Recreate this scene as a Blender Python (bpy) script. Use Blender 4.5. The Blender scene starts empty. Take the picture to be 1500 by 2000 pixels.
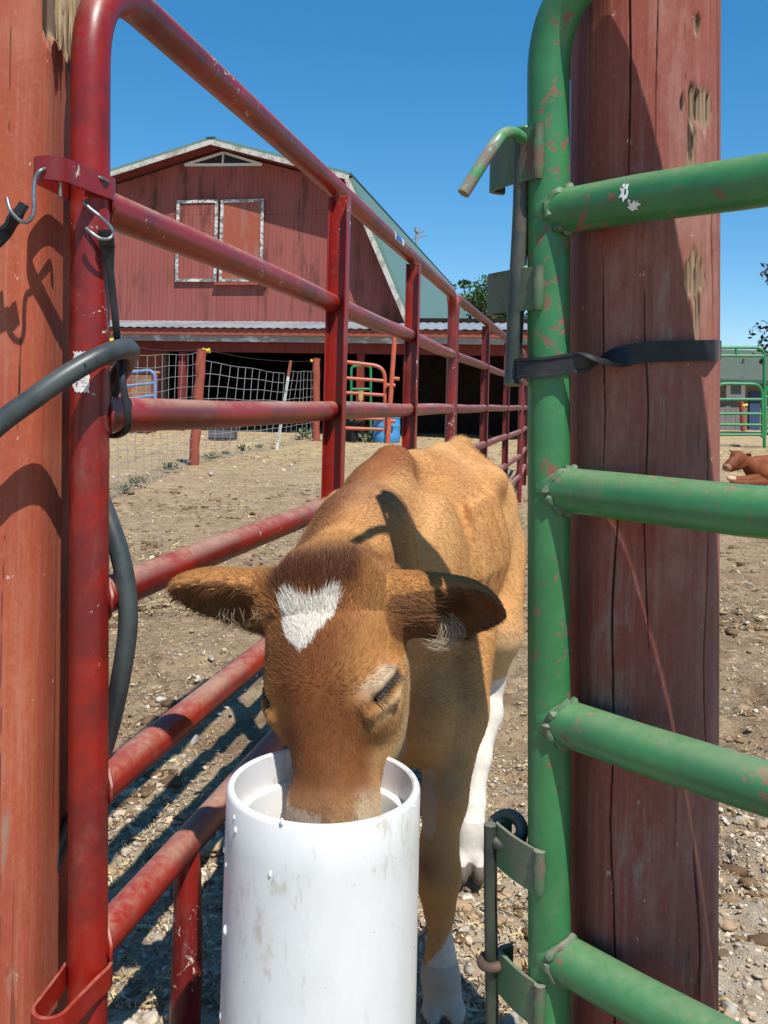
import bpy, math, random
import numpy as np
from mathutils import Vector, Matrix

random.seed(7)
RNG = np.random.default_rng(11)
SC = bpy.context.scene
COL = SC.collection
R = math.radians

# ------------------------------------------------------------------ camera, sky, sun, exposure
H = 1.0                      # eye height
F = 1750.0                   # focal length in pixels of the 1500 px wide photograph
ROLL = R(1.4)
cam_d = bpy.data.cameras.new('camera')
cam = bpy.data.objects.new('camera', cam_d)
COL.objects.link(cam)
cam_d.sensor_fit = 'HORIZONTAL'
cam_d.sensor_width = 36.0
cam_d.lens = 36.0 * F / 1500.0
cam_d.shift_y = -215.0 / 1500.0
cam_d.clip_start = 0.02
cam_d.clip_end = 9000
RIGHT = Vector((math.cos(ROLL), 0, math.sin(ROLL)))
UP = Vector((-math.sin(ROLL), 0, math.cos(ROLL)))
FWD = Vector((0, 1, 0))
cam.matrix_world = Matrix(((RIGHT.x, UP.x, -FWD.x, 0), (RIGHT.y, UP.y, -FWD.y, 0), (RIGHT.z, UP.z, -FWD.z, H), (0, 0, 0, 1)))
SC.camera = cam

SUN_AZ, SUN_EL = R(27), R(58)      # the sun stands behind the camera, to the right
w = bpy.data.worlds.new('World')
SC.world = w
w.use_nodes = True
wt = w.node_tree
bg = wt.nodes['Background']
sky = wt.nodes.new('ShaderNodeTexSky')
sky.sky_type = 'NISHITA'
sky.sun_disc = False
sky.sun_elevation = SUN_EL
sky.sun_rotation = R(180) - SUN_AZ
sky.altitude = 1300
sky.air_density = 1.0
sky.dust_density = 0.0
sky.ozone_density = 4.5
hsv = wt.nodes.new('ShaderNodeHueSaturation')      # the deep clear blue of that day
hsv.inputs['Saturation'].default_value = 1.55
hsv.inputs['Hue'].default_value = 0.496
hsv.inputs['Value'].default_value = 1.46
flat = wt.nodes.new('ShaderNodeGamma')            # an even blue down to the horizon
flat.inputs['Gamma'].default_value = 0.70
wt.links.new(sky.outputs[0], flat.inputs['Color'])
wt.links.new(flat.outputs[0], hsv.inputs['Color'])
wt.links.new(hsv.outputs[0], bg.inputs[0])
bg.inputs[1].default_value = 0.14
sun_d = bpy.data.lights.new('sun', 'SUN')
sun_d.energy = 5.0
sun_d.angle = R(0.5)
sun_d.color = (1.0, 0.95, 0.87)
sun = bpy.data.objects.new('sun', sun_d)
COL.objects.link(sun)
SUND = Vector((-math.sin(SUN_AZ) * math.cos(SUN_EL), math.cos(SUN_AZ) * math.cos(SUN_EL), -math.sin(SUN_EL)))
sun.rotation_euler = SUND.to_track_quat('-Z', 'Y').to_euler()
sun.location = (4, -6, 12)
SC.view_settings.view_transform = 'Standard'
SC.view_settings.look = 'None'
SC.view_settings.exposure = 0.27
SC.view_settings.gamma = 1.0


def ray(px, py):
    return RIGHT * ((px - 750) / F) + UP * (-(py - 785) / F) + FWD


def P(px, py, Y):
    return Vector((0, 0, H)) + ray(px, py) * Y


def G(px, py, z=0.0):
    """point of the ground seen at a pixel"""
    d = ray(px, py)
    return Vector((0, 0, H)) + d * ((z - H) / d.z)


def XG(px, Y, z=0.0):
    """ground-ish point at a distance whose picture column is px"""
    return Vector((((px - 750) / F) * Y, Y, z))


# ------------------------------------------------------------------ scene helpers
def tag(o, label=None, cat=None, group=None, kind=None):
    if label: o['label'] = label
    if cat: o['category'] = cat
    if group: o['group'] = group
    if kind: o['kind'] = kind
    return o


def empty(name, loc, label, cat, group=None, rz=0.0):
    o = bpy.data.objects.new(name, None)
    o.empty_display_size = 0.1
    COL.objects.link(o)
    o.location = loc
    o.rotation_euler = (0, 0, rz)
    o['inv'] = 0
    del o['inv']
    return tag(o, label, cat, group)


def link_mesh(name, me, mat, parent=None, local=False):
    o = bpy.data.objects.new(name, me)
    COL.objects.link(o)
    if mat is not None:
        for m in (mat if isinstance(mat, (list, tuple)) else [mat]):
            me.materials.append(m)
    if parent is not None:
        o.parent = parent
        if not local:
            # geometry is given in world coordinates: undo the thing's own placing
            p, M = parent, Matrix.Identity(4)
            while p is not None:
                M = Matrix.LocRotScale(p.location, p.rotation_euler, p.scale) @ M if p.parent is None else M
                p = p.parent
            if parent.parent is None:
                me.transform(M.inverted())
            else:
                me.transform(M.inverted())
    return o


class MB:
    """collects shapes and links them as ONE mesh object"""
    def __init__(s):
        s.v, s.f, s.sm, s.mi = [], [], [], []
        s.cur = 0

    def face(s, idx, smooth=False):
        s.f.append(tuple(idx)); s.sm.append(smooth); s.mi.append(s.cur)

    def box(s, c, size, X=(1, 0, 0), Y=(0, 1, 0), Z=(0, 0, 1), taper=1.0):
        c = Vector(c); X = Vector(X); Y = Vector(Y); Z = Vector(Z)
        n = len(s.v)
        for dz in (-.5, .5):
            t = taper if dz > 0 else 1
            for dx, dy in ((-.5, -.5), (.5, -.5), (.5, .5), (-.5, .5)):
                s.v.append(c + X * (dx * size[0] * t) + Y * (dy * size[1] * t) + Z * (dz * size[2]))
        for q in ((3, 2, 1, 0), (4, 5, 6, 7), (0, 1, 5, 4), (1, 2, 6, 5), (2, 3, 7, 6), (3, 0, 4, 7)):
            s.face([n + i for i in q])
        return s

    def bar(s, a, b, wx, wy, up=(0, 0, 1)):
        """box from a to b"""
        a = Vector(a); b = Vector(b); Z = (b - a)
        L = Z.length; Z = Z / L
        X = Vector(up).cross(Z)
        if X.length < 1e-4: X = Vector((1, 0, 0))
        X.normalize(); Y = Z.cross(X)
        return s.box((a + b) / 2, (wx, wy, L), X, Y, Z)

    def tube(s, path, r, seg=16, caps=True, closed=False, flat=1.0):
        path = [Vector(p) for p in path]
        m = len(path)
        rs = list(r) if hasattr(r, '__len__') else [r] * m
        n = len(s.v)
        prevX = None
        for i, p in enumerate(path):
            if closed:
                t = path[(i + 1) % m] - path[i - 1]
            else:
                t = path[min(i + 1, m - 1)] - path[max(i - 1, 0)]
            t.normalize()
            if prevX is None:
                ref = Vector((0, 0, 1)) if abs(t.z) < .9 else Vector((1, 0, 0))
                X = ref.cross(t)
            else:
                X = prevX - t * prevX.dot(t)
            X.normalize(); Y = t.cross(X); prevX = X
            for k in range(seg):
                a = 2 * math.pi * k / seg
                s.v.append(p + X * (math.cos(a) * rs[i]) + Y * (math.sin(a) * rs[i] * flat))
        for i in range(m if closed else m - 1):
            j = (i + 1) % m
            for k in range(seg):
                k2 = (k + 1) % seg
                s.face((n + i * seg + k, n + i * seg + k2, n + j * seg + k2, n + j * seg + k), True)
        if caps and not closed:
            s.face([n + k for k in reversed(range(seg))])
            s.face([n + (m - 1) * seg + k for k in range(seg)])
        return s

    def sweep(s, path, prof, width, closed=False, smooth=True):
        """sweep a closed 2-D profile (a along width vector, b along the path's side normal); width: vector or list of vectors"""
        path = [Vector(p) for p in path]
        m = len(path); n = len(s.v); q = len(prof)
        for i, p in enumerate(path):
            if closed: t = path[(i + 1) % m] - path[i - 1]
            else: t = path[min(i + 1, m - 1)] - path[max(i - 1, 0)]
            t.normalize()
            W = Vector(width[i] if isinstance(width, list) else width)
            W = (W - t * W.dot(t)).normalized()
            N = t.cross(W)
            for a, b in prof:
                s.v.append(p + W * a + N * b)
        for i in range(m if closed else m - 1):
            j = (i + 1) % m
            for k in range(q):
                k2 = (k + 1) % q
                s.face((n + i * q + k, n + i * q + k2, n + j * q + k2, n + j * q + k), smooth)
        if not closed:
            s.face([n + k for k in reversed(range(q))])
            s.face([n + (m - 1) * q + k for k in range(q)])
        return s

    def prism(s, pts, d, smooth=False):
        """polygon pts (3-D, planar) extruded by vector d"""
        n = len(s.v); m = len(pts); d = Vector(d)
        s.v += [Vector(p) for p in pts] + [Vector(p) + d for p in pts]
        s.face([n + i for i in range(m)]); s.face([n + m + i for i in reversed(range(m))])
        for i in range(m):
            j = (i + 1) % m
            s.face((n + j, n + i, n + m + i, n + m + j), smooth)
        return s

    def lathe(s, c, prof, seg=64, axis=None, closed=False):
        """prof: (radius, z) from bottom to top"""
        c = Vector(c); n = len(s.v); q = len(prof)
        for r, z in prof:
            for k in range(seg):
                a = 2 * math.pi * k / seg
                s.v.append(c + Vector((math.cos(a) * r, math.sin(a) * r, z)))
        for i in range(q if closed else q - 1):
            j = (i + 1) % q
            for k in range(seg):
                k2 = (k + 1) % seg
                s.face((n + i * seg + k, n + i * seg + k2, n + j * seg + k2, n + j * seg + k), True)
        return s

    def mesh(s, name):
        me = bpy.data.meshes.new(name)
        me.from_pydata([tuple(v) for v in s.v], [], s.f)
        me.polygons.foreach_set('use_smooth', s.sm)
        me.polygons.foreach_set('material_index', s.mi)
        me.update()
        me.set_sharp_from_angle(angle=R(42))
        return me

    def build(s, name, mat, parent=None, local=False, bevel=0.0):
        me = s.mesh(name)
        o = link_mesh(name, me, mat, parent, local)
        if bevel:
            b = o.modifiers.new('bevel', 'BEVEL')
            b.width = bevel; b.segments = 2; b.limit_method = 'ANGLE'; b.angle_limit = R(40)
        return o


def bez(pts, n=10):
    """Catmull-Rom through points"""
    pts = [Vector(p) for p in pts]
    out = []
    for i in range(len(pts) - 1):
        p0 = pts[max(i - 1, 0)]; p1 = pts[i]; p2 = pts[i + 1]; p3 = pts[min(i + 2, len(pts) - 1)]
        for k in range(n):
            t = k / n
            out.append(0.5 * ((2 * p1) + (p2 - p0) * t + (2 * p0 - 5 * p1 + 4 * p2 - p3) * t * t + (3 * p1 - p0 - 3 * p2 + p3) * t ** 3))
    out.append(pts[-1])
    return out


def corner(a, c, b, rad, n=10):
    """polyline a-c-b with the corner c rounded"""
    a = Vector(a); b = Vector(b); c = Vector(c)
    u = (a - c).normalized(); v = (b - c).normalized()
    s = c + u * rad; e = c + v * rad
    out = []
    for k in range(n + 1):
        t = k / n
        out.append(s * (1 - t) ** 2 + c * 2 * t * (1 - t) + e * t * t)
    return out


# ------------------------------------------------------------------ numpy noise
def vnoise(p, seed=0):
    """value noise, p (N,3) -> N in -1..1"""
    i = np.floor(p).astype(np.int64); f = p - i
    f = f * f * (3 - 2 * f)
    out = 0
    for dx in (0, 1):
        for dy in (0, 1):
            for dz in (0, 1):
                h = (i[:, 0] + dx) * 374761393 + (i[:, 1] + dy) * 668265263 + (i[:, 2] + dz) * 2147483647 + seed * 974634777
                h = (h ^ (h >> 13)) * 1274126177
                h = (h ^ (h >> 16)) & 0xffff
                wgt = (f[:, 0] if dx else 1 - f[:, 0]) * (f[:, 1] if dy else 1 - f[:, 1]) * (f[:, 2] if dz else 1 - f[:, 2])
                out = out + wgt * (h / 32767.5 - 1)
    return out


def fbm(p, oct=4, seed=0):
    a, s, t = 1.0, 0.0, 0.0
    for o in range(oct):
        s = s + a * vnoise(p * (2 ** o), seed + o); t += a; a *= .5
    return s / t


def sstep(a, b, x):
    t = np.clip((x - a) / (b - a), 0, 1)
    return t * t * (3 - 2 * t)


# ------------------------------------------------------------------ materials
class NT:
    def __init__(s, name):
        m = bpy.data.materials.new(name); m.use_nodes = True
        s.m = m; s.t = m.node_tree; s.n = s.t.nodes
        s.b = s.n['Principled BSDF']
        s.tc = s.n.new('ShaderNodeTexCoord')

    def new(s, typ, **k):
        n = s.n.new(typ)
        for a, v in k.items(): setattr(n, a, v)
        return n

    def link(s, a, b):
        s.t.links.new(a, b)

    def noise(s, scale, detail=4, rough=.6, vec=None, dist=0.0, xyz=(1, 1, 1)):
        mp = s.new('ShaderNodeMapping'); mp.inputs['Scale'].default_value = xyz
        s.link(vec if vec is not None else s.tc.outputs['Object'], mp.inputs['Vector'])
        n = s.new('ShaderNodeTexNoise'); n.inputs['Scale'].default_value = scale
        n.inputs['Detail'].default_value = detail; n.inputs['Roughness'].default_value = rough
        n.inputs['Distortion'].default_value = dist
        s.link(mp.outputs[0], n.inputs['Vector'])
        return n.outputs['Fac']

    def ramp(s, fac, a, b, inv=False):
        n = s.new('ShaderNodeMapRange'); n.interpolation_type = 'SMOOTHSTEP'
        n.inputs['From Min'].default_value = a; n.inputs['From Max'].default_value = b
        n.inputs['To Min'].default_value = 1.0 if inv else 0.0; n.inputs['To Max'].default_value = 0.0 if inv else 1.0
        s.link(fac, n.inputs['Value'])
        return n.outputs[0]

    def mix(s, fac, a, b):
        n = s.new('ShaderNodeMix', data_type='RGBA')
        if isinstance(fac, (int, float)): n.inputs[0].default_value = fac
        else: s.link(fac, n.inputs[0])
        for sock, v in ((n.inputs[6], a), (n.inputs[7], b)):
            if isinstance(v, tuple): sock.default_value = (*v, 1)
            else: s.link(v, sock)
        return n.outputs[2]

    def math(s, op, a, b=None, c=None):
        n = s.new('ShaderNodeMath', operation=op)
        for i, v in enumerate((a, b, c)):
            if v is None: continue
            if isinstance(v, (int, float)): n.inputs[i].default_value = v
            else: s.link(v, n.inputs[i])
        return n.outputs[0]

    def attr(s, name):
        n = s.new('ShaderNodeAttribute'); n.attribute_name = name
        return n

    def sep(s, vec=None):
        n = s.new('ShaderNodeSeparateXYZ'); s.link(vec if vec is not None else s.tc.outputs['Object'], n.inputs[0])
        return n.outputs

    def bump(s, h, strength=.3, dist=.002):
        n = s.new('ShaderNodeBump'); n.inputs['Strength'].default_value = strength; n.inputs['Distance'].default_value = dist
        s.link(h, n.inputs['Height'])
        s.link(n.outputs[0], s.b.inputs['Normal'])

    def out(s, color=None, rough=None, spec=None, metal=None):
        if color is not None:
            if isinstance(color, tuple): s.b.inputs['Base Color'].default_value = (*color, 1)
            else: s.link(color, s.b.inputs['Base Color'])
        if rough is not None:
            if isinstance(rough, (int, float)): s.b.inputs['Roughness'].default_value = rough
            else: s.link(rough, s.b.inputs['Roughness'])
        if spec is not None: s.b.inputs['Specular IOR Level'].default_value = spec
        if metal is not None: s.b.inputs['Metallic'].default_value = metal
        return s.m


def paint_metal(name, base, base2, rust=(.13, .045, .025), rust_amt=.5, dust=(.42, .31, .2), dust_amt=.5, rough=.4, scale=1.0, white_amt=0.0):
    t = NT(name)
    n1 = t.noise(5 * scale, 5, .65)
    c = t.mix(t.ramp(n1, .42, .60), base, base2)
    sc = t.math('MULTIPLY', t.ramp(t.noise(11 * scale, 7, .78, xyz=(1, 1, .45), dist=.8), .53, .62), t.ramp(t.noise(2.3 * scale, 2, .5), .4, .62))
    c = t.mix(t.math('MULTIPLY', sc, .55), c, tuple(.55 * a_ + .45 * b_ for a_, b_ in zip(base2, (.22, .15, .12))))
    nr = t.noise(17 * scale, 6, .7, dist=.6)
    big = t.noise(3.1 * scale, 3, .6)
    rr = t.math('ADD', nr, t.math('MULTIPLY', t.math('SUBTRACT', big, .5), .5))
    lim = .80 - .2 * rust_amt
    rm = t.ramp(rr, lim, lim + .04)
    rm = t.math('MAXIMUM', rm, t.ramp(t.math('ADD', t.noise(48 * scale, 5, .72, dist=.5), t.math('MULTIPLY', t.math('SUBTRACT', big, .5), .5)), .80 - .2 * rust_amt, .83 - .2 * rust_amt))
    c = t.mix(rm, c, rust)
    ln = t.noise(70 * scale, 3, .7)
    if white_amt:
        wn = t.ramp(t.math('ADD', t.noise(36 * scale, 6, .78, dist=1.2), t.math('MULTIPLY', t.math('SUBTRACT', big, .5), .6)), .8 - .2 * white_amt, .83 - .2 * white_amt)
        c = t.mix(wn, c, (.62, .55, .47))
    g = t.new('ShaderNodeNewGeometry')
    nz = t.sep(g.outputs['Normal'])[2]
    dm = t.math('MULTIPLY', t.ramp(nz, .15, .95), t.ramp(t.math('ADD', t.math('MULTIPLY', n1, .7), t.math('MULTIPLY', ln, .3)), .3, .62))
    dm = t.math('MULTIPLY', dm, dust_amt)
    # dust also clings in a thin film in blotches
    film = t.math('MULTIPLY', t.ramp(t.noise(9 * scale, 6, .7, dist=.4), .52, .72), .20 * dust_amt)
    dm = t.math('MAXIMUM', dm, film)
    c = t.mix(dm, c, dust)
    ro = t.math('ADD', t.math('MULTIPLY', t.math('MAXIMUM', dm, rm), .45), t.math('ADD', rough - .06, t.math('MULTIPLY', ln, .12)))
    t.bump(t.math('ADD', t.math('MULTIPLY', rm, -.6), t.math('MULTIPLY', ln, .5)), .25, .0008)
    return t.out(c, ro, .5)


def post_mat(name, base, base2, pale, fade):
    t = NT(name)
    a = t.attr('wear'); s_ = t.new('ShaderNodeSeparateColor'); t.link(a.outputs['Color'], s_.inputs[0])
    raw, crack, bare = s_.outputs
    n1 = t.noise(6, 5, .6, xyz=(1, 1, .25))
    c = t.mix(t.ramp(n1, .3, .7), base, base2)
    grain = t.noise(120, 4, .6, xyz=(1, 1, .03))
    c = t.mix(t.math('MULTIPLY', t.ramp(grain, .45, .70), .30), c, pale)
    mot = t.noise(170, 5, .8, xyz=(1, 1, .7))
    c = t.mix(t.math('MULTIPLY', t.ramp(mot, .50, .68), .35), c, tuple(v * .62 for v in base2))
    c = t.mix(t.math('MULTIPLY', t.ramp(mot, .46, .36), .22), c, pale)
    scr = t.ramp(t.noise(30, 5, .8, xyz=(1.6, 1.6, .25), dist=1.5), .66, .70)
    c = t.mix(t.math('MULTIPLY', scr, .5), c, pale)
    g2 = t.noise(75, 3, .6, xyz=(1, 1, .02))
    c = t.mix(t.math('MULTIPLY', t.ramp(g2, .56, .72), fade * .6), c, tuple(v * .5 for v in base2))
    blot = t.ramp(t.noise(13, 6, .7, xyz=(1, 1, .45)), .5, .72)
    c = t.mix(t.math('MULTIPLY', blot, fade), c, pale)
    fleck = t.ramp(t.noise(85, 3, .6, xyz=(1, 1, .6)), .70, .735)
    c = t.mix(t.math('MULTIPLY', fleck, .65), c, (.55, .42, .33))
    dk = t.ramp(t.noise(24, 5, .7, xyz=(1, 1, .3)), .63, .75)
    c = t.mix(t.math('MULTIPLY', dk, .4), c, (.10, .03, .02))
    hair = t.ramp(t.noise(55, 2, .5, xyz=(1, 1, .02)), .685, .70)
    c = t.mix(t.math('MULTIPLY', hair, .6), c, (.09, .025, .015))
    wood = t.mix(t.noise(130, 5, .75, xyz=(1, 1, .06)), (.40, .275, .17), (.15, .10, .065))
    c = t.mix(raw, c, wood)
    c = t.mix(t.math('MULTIPLY', bare, t.math('MULTIPLY', t.ramp(t.noise(38, 6, .75, xyz=(1, 1, .35)), .4, .62), .8)), c, (.27, .20, .155))
    c = t.mix(crack, c, (.035, .014, .01))
    t.bump(t.math('ADD', t.math('MULTIPLY', grain, .8), t.math('ADD', n1, t.math('MULTIPLY', hair, -1.5))), .5, .0015)
    return t.out(c, .72, .25)


def simple(name, col, col2=None, rough=.6, scale=12, spec=.4, bump=.2, bd=.002, metal=None, xyz=(1, 1, 1)):
    t = NT(name)
    n = t.noise(scale, 6, .65, xyz=xyz)
    c = t.mix(t.ramp(n, .3, .7), col, col2 if col2 else tuple(x * .75 for x in col))
    t.bump(n, bump, bd)
    return t.out(c, rough, spec, metal)


def attr_mat(name, attr, rough=.7, spec=.25, nscale=0, namt=.0, bump=0, bd=.002):
    t = NT(name)
    a = t.attr(attr).outputs['Color']
    if nscale:
        n = t.noise(nscale, 5, .65)
        f = t.new('ShaderNodeMix', data_type='RGBA', blend_type='MULTIPLY')
        f.inputs[0].default_value = namt
        t.link(a, f.inputs[6])
        g = t.new('ShaderNodeCombineColor')
        for i in range(3): t.link(n, g.inputs[i])
        b2 = t.new('ShaderNodeMix', data_type='RGBA', blend_type='ADD'); b2.inputs[0].default_value = 1
        t.link(g.outputs[0], b2.inputs[6]); b2.inputs[7].default_value = (.5, .5, .5, 1)
        t.link(b2.outputs[2], f.inputs[7])
        a = f.outputs[2]
        if bump: t.bump(n, bump, bd)
    return t.out(a, rough, spec)


M_RED = paint_metal('red paint on steel pipe', (.265, .011, .005), (.135, .011, .010), rust=(.15, .06, .055), rust_amt=.36, dust=(.40, .24, .17), dust_amt=.85, rough=.36, white_amt=.62)
M_RED_FAR = paint_metal('dusty red paint on steel', (.165, .014, .012), (.12, .014, .014), rust_amt=.25, dust=(.40, .22, .19), dust_amt=.7, rough=.45)
M_GREEN = paint_metal('green paint on steel pipe', (.040, .185, .062), (.028, .14, .048), rust=(.19, .085, .055), rust_amt=.95, dust=(.30, .36, .2), dust_amt=.38, rough=.36)
M_GREEN_DK = paint_metal('worn green paint on steel plate', (.05, .13, .055), (.10, .12, .075), rust=(.14, .085, .06), rust_amt=1.0, dust=(.28, .26, .2), dust_amt=.6, rough=.5, scale=2)
M_ROD = paint_metal('worn steel rod darkened for shade', (.045, .055, .04), (.02, .03, .022), rust=(.12, .07, .05), rust_amt=.8, dust=(.3, .28, .22), dust_amt=.5, rough=.42, scale=2)  # base darkened to carry the rod's shaded side in its colour
M_HANDLE = paint_metal('green rod rubbed to bare steel', (.05, .22, .07), (.22, .26, .2), rust=(.18, .14, .11), rust_amt=1.0, dust=(.4, .42, .36), dust_amt=.5, rough=.32, scale=2)
M_POST_L = post_mat('orange red barn paint on post', (.39, .083, .037), (.31, .07, .039), (.44, .21, .135), .34)
M_POST_R = post_mat('faded red paint on post', (.235, .048, .032), (.25, .095, .072), (.36, .195, .155), .55)
M_RUBBER = simple('black rubber', (.010, .010, .011), (.024, .024, .026), .5, 40, .35)
M_HOSE = simple('black rubber hose', (.022, .027, .03), (.06, .072, .072), .42, 14, .5, .15)
M_STEEL = simple('grey galvanised wire', (.30, .30, .30), (.18, .18, .18), .35, 60, .5, metal=.7)


# ------------------------------------------------------------------ ground
def ground():
    xs = [0.0]
    st = .014
    while xs[-1] < 700:
        xs.append(xs[-1] + (st if xs[-1] < 1.5 else max(st, (xs[-1] - 1.5) * .09 + st)))
    xs = np.array([-x for x in xs[:0:-1]] + xs)
    ys = [-60, -30, -14, -7, -3.5, -1.8, -.8, -.2, .3, .7, 1.0]
    while ys[-1] < 1500:
        y = ys[-1]
        ys.append(y + max(.012, (y - 1.0) * .012 if y < 30 else (y - 1) * .05))
    ys = np.array(ys)
    X, Y = np.meshgrid(xs, ys)
    p = np.stack([X.ravel(), Y.ravel(), np.zeros(X.size)], 1)
    fade = np.clip(1.4 - np.abs(p[:, 1]) / 60, .0, 1)
    z = .03 * fbm(p * .6, 3, 5) + .022 * fbm(p * 2.3, 3, 9)
    z += .020 * np.abs(fbm(p * 9, 3, 3)) + .009 * fbm(p * 33, 2, 17) * (p[:, 1] < 6)
    # hoof prints and clods
    c = fbm(p * 5.3, 2, 41)
    z -= .026 * sstep(.25, .5, c)
    z *= fade
    p[:, 2] = z - .012
    nx, ny = len(xs), len(ys)
    idx = np.arange(nx * ny).reshape(ny, nx)
    q = np.stack([idx[:-1, :-1], idx[:-1, 1:], idx[1:, 1:], idx[1:, :-1]], -1).reshape(-1, 4)
    me = bpy.data.meshes.new('ground')
    me.from_pydata(p.tolist(), [], q.tolist())
    me.polygons.foreach_set('use_smooth', [True] * len(q))
    me.update()
    t = NT('dry trampled dirt with litter')
    n1 = t.noise(.7, 6, .65); n2 = t.noise(7, 8, .75); n3 = t.noise(55, 6, .8); n4 = t.noise(190, 3, .7)
    c = t.mix(t.ramp(n1, .35, .65), (.385, .268, .16), (.285, .193, .108))
    c = t.mix(t.ramp(n2, .42, .68), c, (.47, .345, .21))
    c = t.mix(t.ramp(n3, .52, .66), c, (.19, .13, .082))
    c = t.mix(t.ramp(n4, .60, .70), c, (.60, .53, .41))
    # flattened straw towards the barn, pale grit by the camera
    yy = t.sep()[1]
    dung = t.math('MULTIPLY', t.ramp(t.noise(1.9, 7, .75, dist=.6), .50, .60), t.math('MULTIPLY', t.ramp(yy, 1.5, 2.3), t.ramp(yy, 9, 4)))
    c = t.mix(t.math('MULTIPLY', dung, .75), c, t.mix(t.ramp(n3, .4, .6), (.15, .09, .05), (.25, .165, .095)))
    chip = t.ramp(t.noise(95, 4, .7, xyz=(1, .45, 1)), .645, .68)
    c = t.mix(t.math('MULTIPLY', chip, .7), c, (.62, .46, .24))
    straw = t.math('MULTIPLY', t.ramp(yy, 9, 19), t.ramp(t.noise(2.2, 6, .75), .42, .6))
    c = t.mix(t.math('MULTIPLY', straw, .75), c, (.52, .39, .19))
    grit = t.math('MULTIPLY', t.ramp(yy, 2.6, 1.5), t.ramp(t.noise(14, 6, .75), .3, .6))
    c = t.mix(t.math('MULTIPLY', grit, .8), c, (.60, .52, .39))
    t.bump(t.math('ADD', n2, t.math('ADD', t.math('MULTIPLY', n3, .7), t.math('MULTIPLY', n4, .4))), .9, .02)
    m = t.out(c, .92, .15)
    o = link_mesh('ground', me, m)
    tag(o, kind='structure')
    return xs, ys, z.reshape(ny, nx) - .012


GX, GY, GZ = ground()


def gz(x, y):
    i = int(np.clip(np.searchsorted(GX, x), 0, len(GX) - 1)); j = int(np.clip(np.searchsorted(GY, y), 0, len(GY) - 1))
    return float(GZ[j, i])


def ico(sub):
    import bmesh
    bm = bmesh.new(); bmesh.ops.create_icosphere(bm, subdivisions=sub, radius=1)
    v = np.array([x.co[:] for x in bm.verts]); f = np.array([[q.index for q in x.verts] for x in bm.faces])
    bm.free()
    return v, f


def scatter_mesh(name, V, Fc, colors, mat, smooth, **tg):
    me = bpy.data.meshes.new(name)
    n = len(V)
    me.vertices.add(n); me.vertices.foreach_set('co', V.ravel().astype(np.float32))
    k = Fc.shape[1]
    me.loops.add(Fc.size); me.loops.foreach_set('vertex_index', Fc.ravel().astype(np.int32))
    me.polygons.add(len(Fc)); me.polygons.foreach_set('loop_start', (np.arange(len(Fc)) * k).astype(np.int32))
    me.polygons.foreach_set('use_smooth', np.full(len(Fc), smooth))
    me.update(calc_edges=True)
    if colors is not None:
        a = me.attributes.new('tint', 'FLOAT_COLOR', 'POINT')
        a.data.foreach_set('color', np.concatenate([colors, np.ones((n, 1))], 1).ravel().astype(np.float32))
    o = link_mesh(name, me, mat)
    if tg: tag(o, **tg)
    return o


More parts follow.
